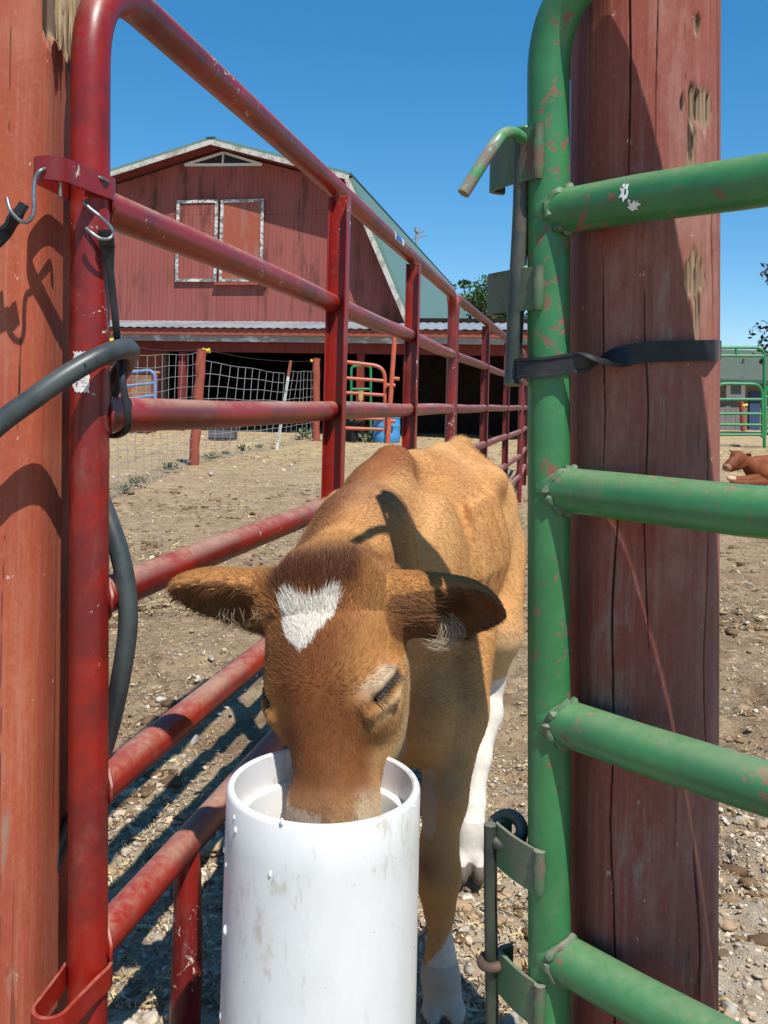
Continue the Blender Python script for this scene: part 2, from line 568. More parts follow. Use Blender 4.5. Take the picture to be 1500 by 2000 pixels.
def stones():
    pts = []
    def strew(n, y0, y1, smin, smax, power, xr=1.0, thr=-.1, ns=2.0):
        c = 0
        while c < n:
            m = 4000
            y = y0 + (y1 - y0) * RNG.random(m) ** 1.4
            x = (RNG.random(m) * 2 - 1) * (.5 * y * xr + .15)
            p = np.stack([x, y, np.zeros(m)], 1)
            keep = fbm(p * ns, 3, 77) > thr
            sz = smin + (smax - smin) * RNG.random(m) ** power
            for a, b, s_ in zip(x[keep], y[keep], sz[keep]):
                pts.append((a, b, s_)); c += 1
                if c >= n: break
    strew(20000, .9, 2.6, .0018, .0085, 2.0, thr=-.5)       # gravel by the gate
    strew(850, .95, 2.5, .008, .0185, 2.2, thr=-.3)           # cobbles
    strew(4200, 1.7, 5.5, .002, .010, 3, thr=-.15)
    strew(420, 2.0, 6.0, .009, .021, 2.8)
    strew(2400, 4.5, 16, .004, .018, 3.5, thr=-.05, ns=.7)
    strew(500, 9, 24, .012, .05, 3, thr=-.05, ns=.5)
    v1, f1 = ico(3); v2, f2 = ico(1); v3, f3 = ico(2)
    groups = []
    for lo_, hi_, bv, bf in ((.0075, 9, v1, f1), (.0028, .0075, v3, f3), (0, .0028, v2, f2)):
        sel = [q for q in pts if lo_ < q[2] / q[1] <= hi_]
        n = len(sel)
        if not n: continue
        s_ = np.array([q[2] for q in sel]); x = np.array([q[0] for q in sel]); y = np.array([q[1] for q in sel])
        zz = np.array([gz(a, b) for a, b in zip(x, y)])
        ang = RNG.random(n) * 6.283
        sx = s_ * RNG.uniform(.9, 1.5, n); sy = s_ * RNG.uniform(.75, 1.1, n); sz = s_ * RNG.uniform(.45, .85, n)
        seedoff = RNG.random((n, 1, 3)) * 50
        base = np.repeat(bv[None], n, 0)
        d = fbm((base * 1.1 + seedoff).reshape(-1, 3), 2, 3).reshape(n, -1, 1)
        base = base * (1 + .42 * d)
        # a few flat facets
        for _ in range(6):
            nn = RNG.normal(size=(n, 1, 3)); nn /= np.linalg.norm(nn, axis=2, keepdims=True)
            h = (base * nn).sum(2, keepdims=True)
            base = base - nn * np.maximum(h - .62, 0)
        b = base * np.stack([sx, sy, sz], 1)[:, None]
        tilt = RNG.normal(size=n) * .25
        ct, st_ = np.cos(tilt)[:, None], np.sin(tilt)[:, None]
        bx, bz = b[..., 0] * ct - b[..., 2] * st_, b[..., 0] * st_ + b[..., 2] * ct
        ca, sa = np.cos(ang)[:, None], np.sin(ang)[:, None]
        X = bx * ca - b[..., 1] * sa + x[:, None]; Y = bx * sa + b[..., 1] * ca + y[:, None]
        Z = bz + (zz + sz * .18)[:, None]
        V = np.stack([X, Y, Z], -1).reshape(-1, 3)
        Fc = (bf[None] + (np.arange(n) * len(bv))[:, None, None]).reshape(-1, 3)
        pal = np.array([(.44, .35, .25), (.38, .31, .23), (.50, .42, .32), (.33, .25, .17), (.31, .28, .24), (.56, .50, .42), (.42, .32, .21), (.40, .31, .22)])
        c = pal[RNG.integers(0, len(pal), n)] * RNG.uniform(.85, 1.3, (n, 1))
        groups.append((V, Fc, np.repeat(c, len(bv), 0)))
    off = 0; Vs, Fs, Cs = [], [], []
    for V, Fc, c in groups:
        Vs.append(V); Fs.append(Fc + off); Cs.append(c); off += len(V)
    m = attr_mat('river gravel', 'tint', .8, .25, 60, .6, .4, .003)
    scatter_mesh('gravel', np.concatenate(Vs), np.concatenate(Fs), np.concatenate(Cs), m, True,
                 label='loose pale stones and gravel strewn over the dirt', cat='gravel', kind='stuff')


stones()


def clods():
    n = 7000
    y = 1.35 + 9.5 * RNG.random(n) ** 1.7; x = (RNG.random(n) * 2 - 1) * (.5 * y + .1)
    p = np.stack([x, y, np.zeros(n)], 1); k = fbm(p * 1.4, 3, 61) > -.05
    x, y = x[k], y[k]; n = len(x)
    sz = (.004 + .020 * RNG.random(n) ** 2.6) * (1 + .06 * y)
    bv, bf = ico(2)
    b = np.repeat(bv[None], n, 0) * (1 + .75 * fbm((np.repeat(bv[None], n, 0) * 1.9 + RNG.random((n, 1, 3)) * 40).reshape(-1, 3), 3, 9).reshape(n, -1, 1))
    b = b * sz[:, None, None] * np.stack([RNG.uniform(.8, 1.5, n), RNG.uniform(.7, 1.2, n), RNG.uniform(.3, .6, n)], 1)[:, None]
    zz = np.array([gz(a, c) for a, c in zip(x, y)])
    V = b + np.stack([x, y, zz + sz * .05], 1)[:, None]
    Fc = (bf[None] + (np.arange(n) * len(bv))[:, None, None]).reshape(-1, 3)
    pal = np.array([(.28, .19, .11), (.20, .13, .072), (.36, .25, .15), (.14, .088, .05)])
    c = pal[RNG.integers(0, 4, n)] * RNG.uniform(.8, 1.1, (n, 1))
    scatter_mesh('dirt_clods', V.reshape(-1, 3), Fc, np.repeat(c, len(bv), 0), attr_mat('crumbling dirt', 'tint', .95, .1, 120, .8, .8, .004), True,
                 label='crumbled brown clods of trodden dirt and dung in the yard', cat='dirt', kind='stuff')


clods()


def litter():
    """chopped straw, bark chips and clods lying on the dirt"""
    V, Fc, C = [], [], []
    n0 = 0
    pal = np.array([(.55, .42, .2), (.46, .34, .17), (.62, .52, .32), (.22, .14, .08), (.33, .22, .12), (.12, .075, .045)])
    def add(n, y0, y1, pw, L0, L1, wd, thr):
        nonlocal n0
        y = y0 + (y1 - y0) * RNG.random(n) ** pw
        x = (RNG.random(n) * 2 - 1) * (.46 * y + .1)
        p = np.stack([x, y, np.zeros(n)], 1)
        k = fbm(p * 1.3, 3, 31) > thr
        x, y = x[k], y[k]; n = len(x)
        z = np.array([gz(a, b) for a, b in zip(x, y)])
        a = RNG.random(n) * 6.283; L = RNG.uniform(L0, L1, n); W = RNG.uniform(.3, 1, n) * wd
        tilt = RNG.normal(size=n) * .18
        d = np.stack([np.cos(a), np.sin(a), tilt], 1); s_ = np.stack([-np.sin(a), np.cos(a), RNG.normal(size=n) * .3], 1)
        c = np.stack([x, y, z + .006 + L * .12], 1)
        bend = RNG.normal(size=(n, 1)) * .2
        quads = []
        for e in (-1, 0, 1):
            mid = c + d * (e * L / 2)[:, None] + s_ * (bend * L[:, None] * (1 - e * e)) + np.array([0, 0, .003]) * (1 - e * e)
            quads += [mid - s_ * W[:, None] / 2, mid + s_ * W[:, None] / 2]
        q = np.stack(quads, 1)
        V.append(q.reshape(-1, 3))
        b = (np.arange(n) * 6 + n0)[:, None]
        Fc.append(np.concatenate([b + np.array([[0, 1, 3, 2]]), b + np.array([[2, 3, 5, 4]])]))
        C.append(np.repeat(pal[RNG.integers(0, len(pal), n)] * RNG.uniform(.7, 1.1, (n, 1)), 6, 0))
        n0 += 6 * n
    add(26000, 1.5, 7, 1.5, .006, .026, .004, -.35)
    add(15000, 4, 16, 1.3, .015, .06, .010, -.3)
    add(6000, 14, 27, 1.0, .03, .14, .02, -.4)
    m = attr_mat('straw and bark bits', 'tint', .8, .2)
    scatter_mesh('straw_litter', np.concatenate(V), np.concatenate(Fc), np.concatenate(C), m, False,
                 label='chopped straw and bark litter trodden into the yard', cat='straw', kind='stuff')


litter()

# ------------------------------------------------------------------ barn
BTH = math.atan(.2)
B_E = Vector((math.cos(BTH), -math.sin(BTH), 0)); B_A = Vector((math.sin(BTH), math.cos(BTH), 0))
B_O = XG(600, 26.0)


def bu(px, py, wdep):
    """barn-local (u, z) of the point of the plane at depth wdep seen at a pixel"""
    d = ray(px, py); C = Vector((0, 0, H))
    t = (B_O + B_A * wdep - C).dot(B_A) / d.dot(B_A)
    q = C + d * t - B_O
    return q.dot(B_E), (C + d * t).z


def siding(name):
    t = NT(name)
    x, y, z = t.sep()
    fr = t.math('FRACT', t.math('MULTIPLY', x, 1 / .305))
    groove = t.math('ADD', t.ramp(fr, .035, .0), t.math('MULTIPLY', t.ramp(t.math('ABSOLUTE', t.math('SUBTRACT', fr, .5)), .025, .0), .4))
    plank = t.new('ShaderNodeTexWhiteNoise'); plank.noise_dimensions = '1D'
    t.link(t.math('FLOOR', t.math('MULTIPLY', x, 1 / .305)), plank.inputs['W'])
    n1 = t.noise(1.2, 6, .7, xyz=(1, 1, .3))
    c = t.mix(t.ramp(n1, .35, .68), (.31, .085, .068), (.26, .078, .064))
    c = t.mix(t.math('MULTIPLY', plank.outputs['Value'], .3), c, (.35, .12, .10))
    st = t.math('MULTIPLY', t.ramp(t.noise(1.6, 7, .75, xyz=(2.2, 1, .3)), .47, .66), t.ramp(t.noise(.35, 3, .5), .40, .58))
    c = t.mix(t.math('MULTIPLY', st, .75), c, (.055, .03, .022))
    fl = t.ramp(t.noise(9, 4, .7, xyz=(2, 1, .25)), .62, .72)
    c = t.mix(t.math('MULTIPLY', fl, .2), c, (.42, .22, .18))
    seam = t.ramp(t.math('ABSOLUTE', t.math('SUBTRACT', z, 7.32)), .02, .0)
    g = t.math('MINIMUM', t.math('ADD', groove, t.math('MULTIPLY', seam, .6)), 1.0)
    c = t.mix(t.math('MULTIPLY', g, .7), c, (.06, .02, .016))
    t.bump(t.math('SUBTRACT', n1, t.math('MULTIPLY', g, 2.0)), .5, .01)
    return t.out(c, .8, .2)


M_SIDING = siding('red vertical board siding')
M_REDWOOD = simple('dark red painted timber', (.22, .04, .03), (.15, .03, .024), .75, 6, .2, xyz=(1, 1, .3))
M_REDWOOD_P = simple('weathered red painted timber', (.34, .085, .05), (.25, .07, .05), .8, 9, .2, .4, .004, xyz=(1, 1, .3))
M_TRIMW = None


def peel(name, a, b, thr=.5, scale=4, xyz=(1, 1, 1)):
    t = NT(name)
    n = t.noise(scale, 7, .75, xyz=xyz)
    c = t.mix(t.ramp(n, thr - .06, thr + .06), a, b)
    t.bump(n, .4, .006)
    return t.out(c, .8, .2)


M_PEEL = peel('peeling white paint on grey board', (.19, .17, .15), (.62, .61, .58), .5, 3.2, (1.2, 1, 2))
M_FASCIA = peel('weathered white gable fascia', (.52, .50, .44), (.30, .27, .23), .52, 2.5)
M_METALROOF = None


def roof_metal(name, a, b, rib, axis=0, rough=.45):
    t = NT(name)
    n = t.noise(.8, 5, .6)
    c = t.mix(t.ramp(n, .3, .7), a, b)
    x = t.sep()[axis]
    fr = t.math('FRACT', t.math('MULTIPLY', x, 1 / rib))
    ln = t.ramp(t.math('ABSOLUTE', t.math('SUBTRACT', fr, .5)), .46, .5)
    t.bump(ln, .8, .02)
    c = t.mix(t.math('MULTIPLY', ln, .25), c, tuple(v * .5 for v in a))
    return t.out(c, rough, .4)


M_GREENROOF = roof_metal('green ribbed metal roof', (.115, .20, .165), (.13, .215, .18), .3, 1, .5)
M_GALV = roof_metal('galvanised corrugated iron', (.30, .32, .34), (.21, .225, .235), .25, 0, .5)
M_SHADE = simple('barn interior boards with painted shade', (.03, .02, .016), (.018, .012, .01), .9, 4, .1)  # near black: the barn's inner shade is put into the board colour
M_WHITE = simple('white paint', (.75, .75, .72), (.62, .62, .6), .5, 8)


def barn():
    rot = -BTH
    root = empty('barn', B_O, 'big red gambrel barn with green metal roof and open lean-to', 'barn', None, rot)
    W1 = 4.2                               # depth of the lean-to
    L = 26.5
    OH = 0.86                              # gable overhang
    pk = bu(430, 295, W1); br = bu(687, 362, W1); ev = bu(800, 640, W1)
    hw = ev[0] - pk[0]; bw = br[0] - pk[0]
    uc = pk[0]
    zpk, zbr, zev = pk[1], br[1], ev[1]
    outl = [(uc - hw, 0), (uc - hw, zev), (uc - bw, zbr), (uc, zpk), (uc + bw, zbr), (uc + hw, zev), (uc + hw, 0)]
    zb = bu(600, 640, W1)[1] - .5          # siding starts above the lean-to roof; the storey under it is open to the front
    # front gable wall
    m = MB()
    pts = [(uc - hw + .02, zb), (uc - hw + .02, zev), (uc - bw, zbr), (uc, zpk), (uc + bw, zbr), (uc + hw - .02, zev), (uc + hw - .02, zb)]
    m.prism([Vector((u, W1, z)) for u, z in pts], (0, .15, 0))
    m.build('gable_wall', M_SIDING, root, True)
    m = MB()
    for s in (-1, 1):
        m.box((uc + s * (hw - .09), W1 + L / 2 + .2, zev / 2), (.15, L, zev))
    m.build('side_wall', M_SIDING, root, True)
    m = MB(); m.prism([Vector((u, W1 + L, z)) for u, z in [(uc - hw + .2, 0), (uc - hw + .2, zev), (uc - bw, zbr), (uc, zpk), (uc + bw, zbr), (uc + hw - .2, zev), (uc + hw - .2, 0)]], (0, .15, 0))
    m.build('back_wall', M_SIDING, root, True)
    m = MB()                                # partition and loft floor, interior shade painted into their colour
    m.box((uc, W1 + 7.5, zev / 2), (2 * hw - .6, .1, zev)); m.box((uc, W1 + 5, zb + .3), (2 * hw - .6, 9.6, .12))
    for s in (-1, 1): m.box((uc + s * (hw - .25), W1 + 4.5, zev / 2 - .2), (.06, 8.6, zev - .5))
    m.build('inner_partition', M_SHADE, root, True)
    # roof: four slopes with thickness and a slight flare at the eave
    th = .14
    prof = [(uc - hw - .42, zev - .42), (uc - hw, zev + .1), (uc - bw, zbr + .12), (uc, zpk + .12), (uc + bw, zbr + .12), (uc + hw, zev + .1), (uc + hw + .42, zev - .42)]
    for i in range(6):
        a, b = prof[i], prof[i + 1]
        if i in (0, 5): continue
    m = MB()
    def slope(a, b):
        d = Vector((b[0] - a[0], 0, b[1] - a[1])).normalized(); nrm = Vector((-d.z, 0, d.x))
        q = [Vector((a[0], W1 - OH, a[1])), Vector((b[0], W1 - OH, b[1])), Vector((b[0], W1 - OH, b[1])) + nrm * th, Vector((a[0], W1 - OH, a[1])) + nrm * th]
        m.prism(q, (0, L + OH + .6, 0))
    low = ((uc - hw - .42, zev - .55), (uc - bw - .1, zbr - .01)); upl = ((uc - bw - .12, zbr + .08), (uc, zpk + .1))
    upr = ((uc, zpk + .1), (uc + bw + .12, zbr + .08)); lor = ((uc + bw + .1, zbr - .01), (uc + hw + .42, zev - .55))
    for a, b in (low, upl, upr, lor): slope(a, b)
    rf = m.build('roof', M_GREENROOF, root, True)
    # dark drip edge where the two slopes meet and along the ridge
    m = MB()
    m.bar((uc + bw + .13, W1 - OH - .02, zbr + .13), (uc + bw + .13, W1 + L, zbr + .13), .16, .07)
    m.bar((uc, W1 - OH - .02, zpk + .215), (uc, W1 + L, zpk + .215), .3, .05)
    m.build('drip_edge', simple('dark green flashing', (.03, .07, .065)), rf, True)
    # vent pipe standing on the roof break
    m = MB(); vp = (uc + bw + .05, W1 + 13.2, zbr + .2)
    m.tube([vp, (vp[0], vp[1], vp[2] + .75)], .06, 10); m.tube([(vp[0], vp[1], vp[2] + .75), (vp[0], vp[1], vp[2] + .95)], .12, 10)
    m.bar((vp[0], vp[1], vp[2] + .45), (vp[0] + .5, vp[1], vp[2] + .6), .06, .06); m.bar((vp[0] - .3, vp[1], vp[2] + .3), (vp[0] + .35, vp[1], vp[2] + .85), .05, .05)
    m.build('roof_vent', simple('grey vent pipe', (.3, .31, .32)), rf, True)
    # white fascia boards
    m = MB()
    for a, b in (low, upl, upr, lor):
        A = Vector((a[0], W1 - OH - .03, a[1] + .02)); B = Vector((b[0], W1 - OH - .03, b[1] + .02))
        d = (B - A).normalized(); nrm = Vector((-d.z, 0, d.x))
        m.prism([A - nrm * .14, B - nrm * .14, B + nrm * .02, A + nrm * .02], (0, .028, 0))
    m.build('fascia', M_FASCIA, root, True)
    m = MB()
    for a, b in (low, upl, upr, lor):
        A = Vector((a[0], W1 - OH + .01, a[1] - .02)); B = Vector((b[0], W1 - OH + .01, b[1] - .02)); d = (B - A).normalized(); nrm = Vector((-d.z, 0, d.x))
        m.prism([A - nrm * .04, B - nrm * .04, B, A], (0, OH - .02, 0))
    m.build('soffit', M_REDWOOD, root, True)
    # gable vent: a flat triangular louvre in two halves
    vl = bu(362, 323, W1); vr = bu(513, 322, W1); va = bu(438, 299, W1)
    m = MB(); m.prism([Vector((vl[0], W1 - .03, vl[1])), Vector((vr[0], W1 - .03, vr[1])), Vector((va[0], W1 - .03, va[1]))], (0, .025, 0))
    gv = m.build('gable_vent', simple('dark vent screen', (.02, .015, .02)), root, True)
    m = MB()
    ring = [Vector((vl[0], W1 - .05, vl[1])), Vector((vr[0], W1 - .05, vr[1])), Vector((va[0], W1 - .05, va[1]))]
    m.bar(ring[0], ring[1], .05, .09); m.bar(ring[1] + Vector((0, -.004, 0)), ring[2] + Vector((0, -.004, 0)), .05, .08); m.bar(ring[2] + Vector((0, -.008, 0)), ring[0] + Vector((0, -.008, 0)), .05, .08)
    mid = (ring[0] + ring[1]) / 2
    m.bar(mid + Vector((0, -.012, 0)), ring[2] + Vector((0, -.012, 0)), .12, .05, (1, 0, 0))
    m.build('vent_frame', M_WHITE, gv, True)
    # loft doors
    def rect(x0, y0, x1, y1): a = bu(x0, y1, W1); b = bu(x1, y0, W1); return a[0], a[1], b[0], b[1]
    l0 = rect(344, 391, 428, 551); r0 = rect(430, 390, 518, 551)
    tr = .10
    for nm, (u0, z0, u1, z1), mt, pr in (('loft_door', l0, M_SIDING, .04), ('loft_door', r0, peel('orange red plywood door', (.33, .085, .05), (.32, .12, .09), .55, 2.5, (1.6, 1, .35)), .07)):
        m = MB(); m.box(((u0 + u1) / 2, W1 - pr, (z0 + z1) / 2), (u1 - u0 - .1, .06, z1 - z0 - .1))
        d = m.build(nm, mt, root, True)
        if mt is not M_SIDING: d['label'] = 'plain orange red loft door with flaking paint'
        m = MB(); yb = W1 - pr - .045
        m.box(((u0 + u1) / 2, yb, z1 - tr / 2), (u1 - u0, .05, tr)); m.box(((u0 + u1) / 2, yb, z0 + tr / 2), (u1 - u0, .05, tr))
        m.box((u0 + tr / 2, yb - .003, (z0 + z1) / 2), (tr, .05, z1 - z0 - 2 * tr)); m.box((u1 - tr / 2, yb - .003, (z0 + z1) / 2), (tr, .05, z1 - z0 - 2 * tr))
        m.build('door_trim', M_PEEL, d, True)
    m = MB(); m.box(((r0[0] + r0[2]) / 2, W1 - .1, r0[1] - .07), (r0[2] - r0[0] + .3, .16, .09)); m.build('door_sill', M_REDWOOD_P, root, True)
    # lean-to: roof sheets, fascia, peeling board, header, posts
    ul, ur = bu(-150, 640, 0)[0], bu(1330, 640, 0)[0]
    ze = bu(600, 641, -.35)[1]; zt = bu(600, 628.5, W1)[1]
    m = MB()
    n = 700
    top = []; 
    for i in range(n + 1):
        u = ul + (ur - ul) * i / n
        z = .013 * math.cos(u * 2 * math.pi / .27)
        top.append((u, z))
    base = len(m.v)
    for u, z in top:
        m.v += [Vector((u, -.42, ze + z)), Vector((u, W1 - .01, zt + z)), Vector((u, -.42, ze + z - .012)), Vector((u, W1 - .01, zt + z - .012))]
    for i in range(n):
        a = base + i * 4; b = a + 4
        m.face((a, b, b + 1, a + 1), True); m.face((a + 2, a + 3, b + 3, b + 2), True); m.face((a, a + 2, b + 2, b), False)
    m.build('lean_to_roof', M_GALV, root, True)
    z1 = ze - .02; z2 = bu(600, 655, -.3)[1]; z3 = bu(600, 667, -.2)[1]; z4 = bu(600, 690, 0)[1]
    m = MB(); m.box(((ul + ur) / 2, -.33, (z1 + z2) / 2 - .015), (ur - ul - .1, .05, z1 - z2)); m.build('eave_board', M_REDWOOD_P, root, True)
    m = MB(); m.box(((ul + ur) / 2, -.24, (z2 + z3) / 2 - .02), (ur - ul - .2, .05, z2 - z3 + .02)); m.build('weathered_board', peel('flaking grey white board', (.30, .27, .25), (.68, .68, .7), .56, 1.6, (1, 1, 2.5)), root, True)
    m = MB(); m.box(((ul + ur) / 2, .08, (z3 + z4) / 2 + .06), (ur - ul - .2, .2, z3 - z4 + .1)); m.build('header_beam', M_REDWOOD, root, True)
    for px in (-60, 357, 705, 1090, 1280):
        m = MB(); u = bu(px, 700, .1)[0]
        m.box((u, .12, z4 / 2), (.2, .2, z4)); m.build('lean_to_post', M_REDWOOD, root, True)
    m = MB(); m.box(((uc + hw + ur) / 2 + .05, W1 + .05, 1.9), (ur - uc - hw, .1, 3.8)); m.box((ur - .1, W1 / 2 + .2, 1.6), (.1, W1 - .5, 3.2)); m.build('shade_wall', M_SHADE, root, True)  # added near-black walls standing in for the shade under the lean-to
    m = MB()
    for i in range(24):
        u = ul + .3 + (ur - ul - .6) * i / 23
        m.bar((u, .2, ze - .14), (u, W1 - .05, zt - .14), .14, .06)
    m.build('rafters', M_REDWOOD, root, True)
    # red boarded bay at the left with a doorway
    ua, ub, uc2 = bu(-140, 700, 1.2)[0], bu(322, 700, 1.2)[0], bu(352, 700, 1.2)[0]
    m = MB(); m.box(((ua + ub) / 2, 1.25, 1.5), (ub - ua, .1, 3.0)); m.build('bay_wall', M_SIDING, root, True)
    m = MB(); m.box((ub + .05, 1.2, 1.5), (.1, .22, 3.0)); m.box((uc2 + .12, 1.2, 1.5), (.24, .18, 3.0)); m.build('door_jamb', simple('grey brown boards', (.16, .11, .08)), root, True)
    return root


barn()

# ------------------------------------------------------------------ fence wire, gates and clutter in front of the barn
M_WIRE = simple('galvanised fence wire', (.38, .385, .39), (.24, .235, .23), .4, 30, .5, .1, .001)
M_YEL = simple('yellow plastic', (.75, .55, .03), (.7, .48, .02), .4)
M_TPOST = peel('green steel stake with worn paint', (.12, .2, .13), (.6, .62, .6), .42, 9)
M_ORANGE = paint_metal('orange red gate paint', (.50, .10, .045), (.40, .09, .05), rust_amt=.4, dust=(.55, .33, .25), dust_amt=.45, rough=.42)
M_BLUEPIPE = paint_metal('blue pipe paint', (.10, .22, .45), (.12, .25, .48), rust_amt=.2, dust=(.4, .42, .45), dust_amt=.5)
M_GRNPIPE = paint_metal('green pipe paint', (.02, .22, .07), (.02, .17, .06), rust_amt=.1, dust=(.1, .34, .15), dust_amt=.5)


def fence():
    pA = G(203, 985); pB = G(378, 906); pC = G(541, 878); pD = G(617, 862)
    tA, tB, tC, tD = P(205, 652, pA.y), P(394, 682, pB.y), P(568, 704, pC.y), P(618, 700, pD.y)
    root = empty('wire_fence', pB, 'sagging woven wire fence on red wooden posts before the barn', 'fence')
    def wood(a, b, r, nm='fence_post'):
        n = 14
        path = [a.lerp(b, i / n) + Vector((.006 * math.sin(i * 1.9), .006 * math.cos(i * 1.3), 0)) for i in range(n + 1)]
        path[0] = path[0] - Vector((0, 0, .1))
        mm = MB(); mm.tube(path, [r * (1 + .05 * math.sin(i * 2.3)) for i in range(n + 1)], 12)
        return mm.build(nm, M_REDWOOD_P, root)
    posts = [wood(pA, tA, .045), wood(pB, tB, .075), None, wood(pD, tD, .09)]
    mm = MB(); d = (tC - pC)
    mm.bar(pC - d * .05, pC + d * .82, .05, .045, (0, 1, 0)); mm.bar(pC + Vector((0, .03, 0)), pC + d * .8 + Vector((0, .035, 0)), .015, .03, (0, 1, 0))
    for k in range(26): mm.box(pC + d * (.1 + k * .027) + Vector((0, -.03, 0)), (.03, .02, .012))
    posts[2] = mm.build('steel_post', M_TPOST, root)
    mm = MB(); mm.bar(pC + d * .82, tC, .055, .05, (0, 1, 0)); mm.build('post_cap', M_REDWOOD_P, posts[2])
    for po, q in ((posts[0], P(216, 667, pA.y)), (posts[1], P(403, 685, pB.y)), (posts[3], P(611, 705, pD.y))):
        s = 1 if po is not posts[3] else -1
        mm = MB(); mm.tube([q - Vector((s * .05, 0, 0)), q - Vector((s * .02, 0, 0)), q + Vector((s * .02, 0, 0)), q + Vector((s * .055, 0, .005))], [.045, .03, .03, .042], 10)
        mm.build('insulator', M_YEL, po)
    def net(bl, br, tl, tr, nu, nv, r, sag):
        mm = MB()
        def pt(u, v):
            a = bl.lerp(br, u); b = tl.lerp(tr, u)
            q = a.lerp(b, v)
            q = q + Vector((.012 * math.sin(u * 11 + v * 5), .04 * math.sin(u * 7 + v * 4), -sag * v * math.sin(math.pi * u)))
            q.z += .010 * math.sin(u * 13 + v * 7)
            return q
        for j in range(nv + 1):
            v = (j / nv)
            mm.tube([pt(i / nu, v) for i in range(nu + 1)], r, 4, False)
        for i in range(nu + 1):
            mm.tube([pt(i / nu, j / nv) for j in range(nv + 1)], r, 4, False)
        mm.build('wire_mesh', M_WIRE, root)
    up = Vector((0, 0, .06))
    net(pA + up, pB + up, P(205, 690, pA.y), P(386, 690, pB.y), 12, 10, .0030, .02)
    net(pB + up, pC + up, P(396, 705, pB.y), P(556, 730, pC.y), 11, 8, .0046, .0)
    net(pC + up, pD + up, P(566, 726, pC.y), P(612, 725, pD.y), 7, 8, .0042, .0)
    mm = MB()                                     # single electric wire over the posts
    mm.tube(bez([P(216, 667, pA.y), P(310, 684, (pA.y + pB.y) / 2), P(403, 685, pB.y), P(490, 700, (pB.y + pC.y) / 2), P(566, 706, pC.y), P(611, 705, pD.y)], 6), .003, 4, False)
    mm.build('electric_wire', simple('dark wire', (.06, .05, .05)), root)
    return pD


fence()


def pipe_gate(name, label, cat, mat, x0, x1, Y, tops, rails, bot, r, group=None, uprights=(), rad=.12, slant=0.0, Y2=None):
    """a free standing gate of bent pipe; all corner heights as picture rows"""
    Y2 = Y2 or Y
    a = P(x0, tops[0], Y); b = P(x1, tops[1], Y2); c = P(x1, bot[1], Y2); d = P(x0, bot[0], Y)
    root = empty(name, Vector(((a.x + b.x) / 2, (a.y + b.y) / 2, min(c.z, d.z))), label, cat, group)
    m = MB(); m.tube([d] + corner(d, a, b, rad, 6) + corner(a, b, c, rad, 6) + [c], r, 8); m.build('frame', mat, root)
    for rr in rails:
        m = MB(); m.tube([P(x0, rr[0], Y), P(x1, rr[1], Y2)], r * .9, 8); m.build('rail', mat, root)
    return root


# orange gate hung on a leaning pole
og = pipe_gate('pipe_gate', 'small orange red pipe gate beside the blue barrel', 'gate', M_ORANGE, 644, 752, 21.6, (703, 716), [(736, 744), (765, 772), (814, 819), (835, 839)], (842, 846), .045, rad=.3)
m = MB(); m.tube([P(771, 655, 21.5), P(764, 760, 21.5), P(757, 866, 21.5)], .06, 10); m.build('gate_pole', M_ORANGE, og)
for yy in (739, 752, 822): 
    m = MB(); q = P(756 if yy != 739 else 764, yy, 21.5); m.tube([q, q + Vector((.2, -.02, -.01))], .045, 8); m.build('hinge', M_ORANGE, og)
m = MB(); q = P(705, 772, 21.5); m.box(q, (.1, .06, .22)); m.tube([q, q - Vector((.0, 0, .3))], .03, 8); m.build('latch', simple('brass coloured latch', (.5, .33, .12)), og)
pipe_gate('pipe_gate', 'dark green pipe gate standing behind the orange gate', 'gate', M_GRNPIPE, 686, 724, 23.2, (715, 714), [(760, 760), (800, 800)], (846, 846), .035)


def barrel():
    c = XG(756, 21.9); r = .34; h = .62
    root = empty('barrel', c, 'cut down bright blue plastic barrel by the orange gate', 'barrel')
    m = MB(); pr = [(0, .0), (r * .93, 0), (r * .97, .03), (r, .12), (r * 1.02, .2), (r * .98, .22), (r * 1.0, .4), (r * 1.02, .42), (r * .98, .44), (r * .97, h), (r * .93, h), (r * .93, .05), (0, .04)]
    m.lathe(c, pr, 40); m.build('body', simple('blue plastic', (.05, .27, .55), (.06, .22, .45), .4, 5), root)
    m = MB(); m.lathe(c + Vector((0, 0, h)), [(r * .93, -.01), (r * 1.0, -.01), (r * 1.01, .02), (r * .93, .02)], 40, closed=True); m.build('rim', simple('blue plastic rim', (.08, .32, .6), None, .4, 5), root)


barrel()


def tub(name, label, px, Y, r, h, mat, sq=False):
    c = XG(px, Y)
    root = empty(name, c, label, 'tub')
    m = MB(); m.lathe(c, [(0, 0), (r * .86, 0), (r, h), (r * 1.07, h), (r * 1.07, h - .05), (r * 1.0, h - .05), (r * .95, h - .02), (r * .82, .04), (0, .04)], 36)
    m.build('body', mat, root)
    for s in (-1, 1):
        m = MB(); m.tube(bez([c + Vector((s * r * 1.02, -.08, h - .08)), c + Vector((s * r * 1.15, 0, h - .1)), c + Vector((s * r * 1.02, .08, h - .08))], 5), .015, 6); m.build('handle', mat, root)


tub('feed_tub', 'black rubber tub behind the bars of the orange gate', 685, 22.4, .36, .5, M_RUBBER)


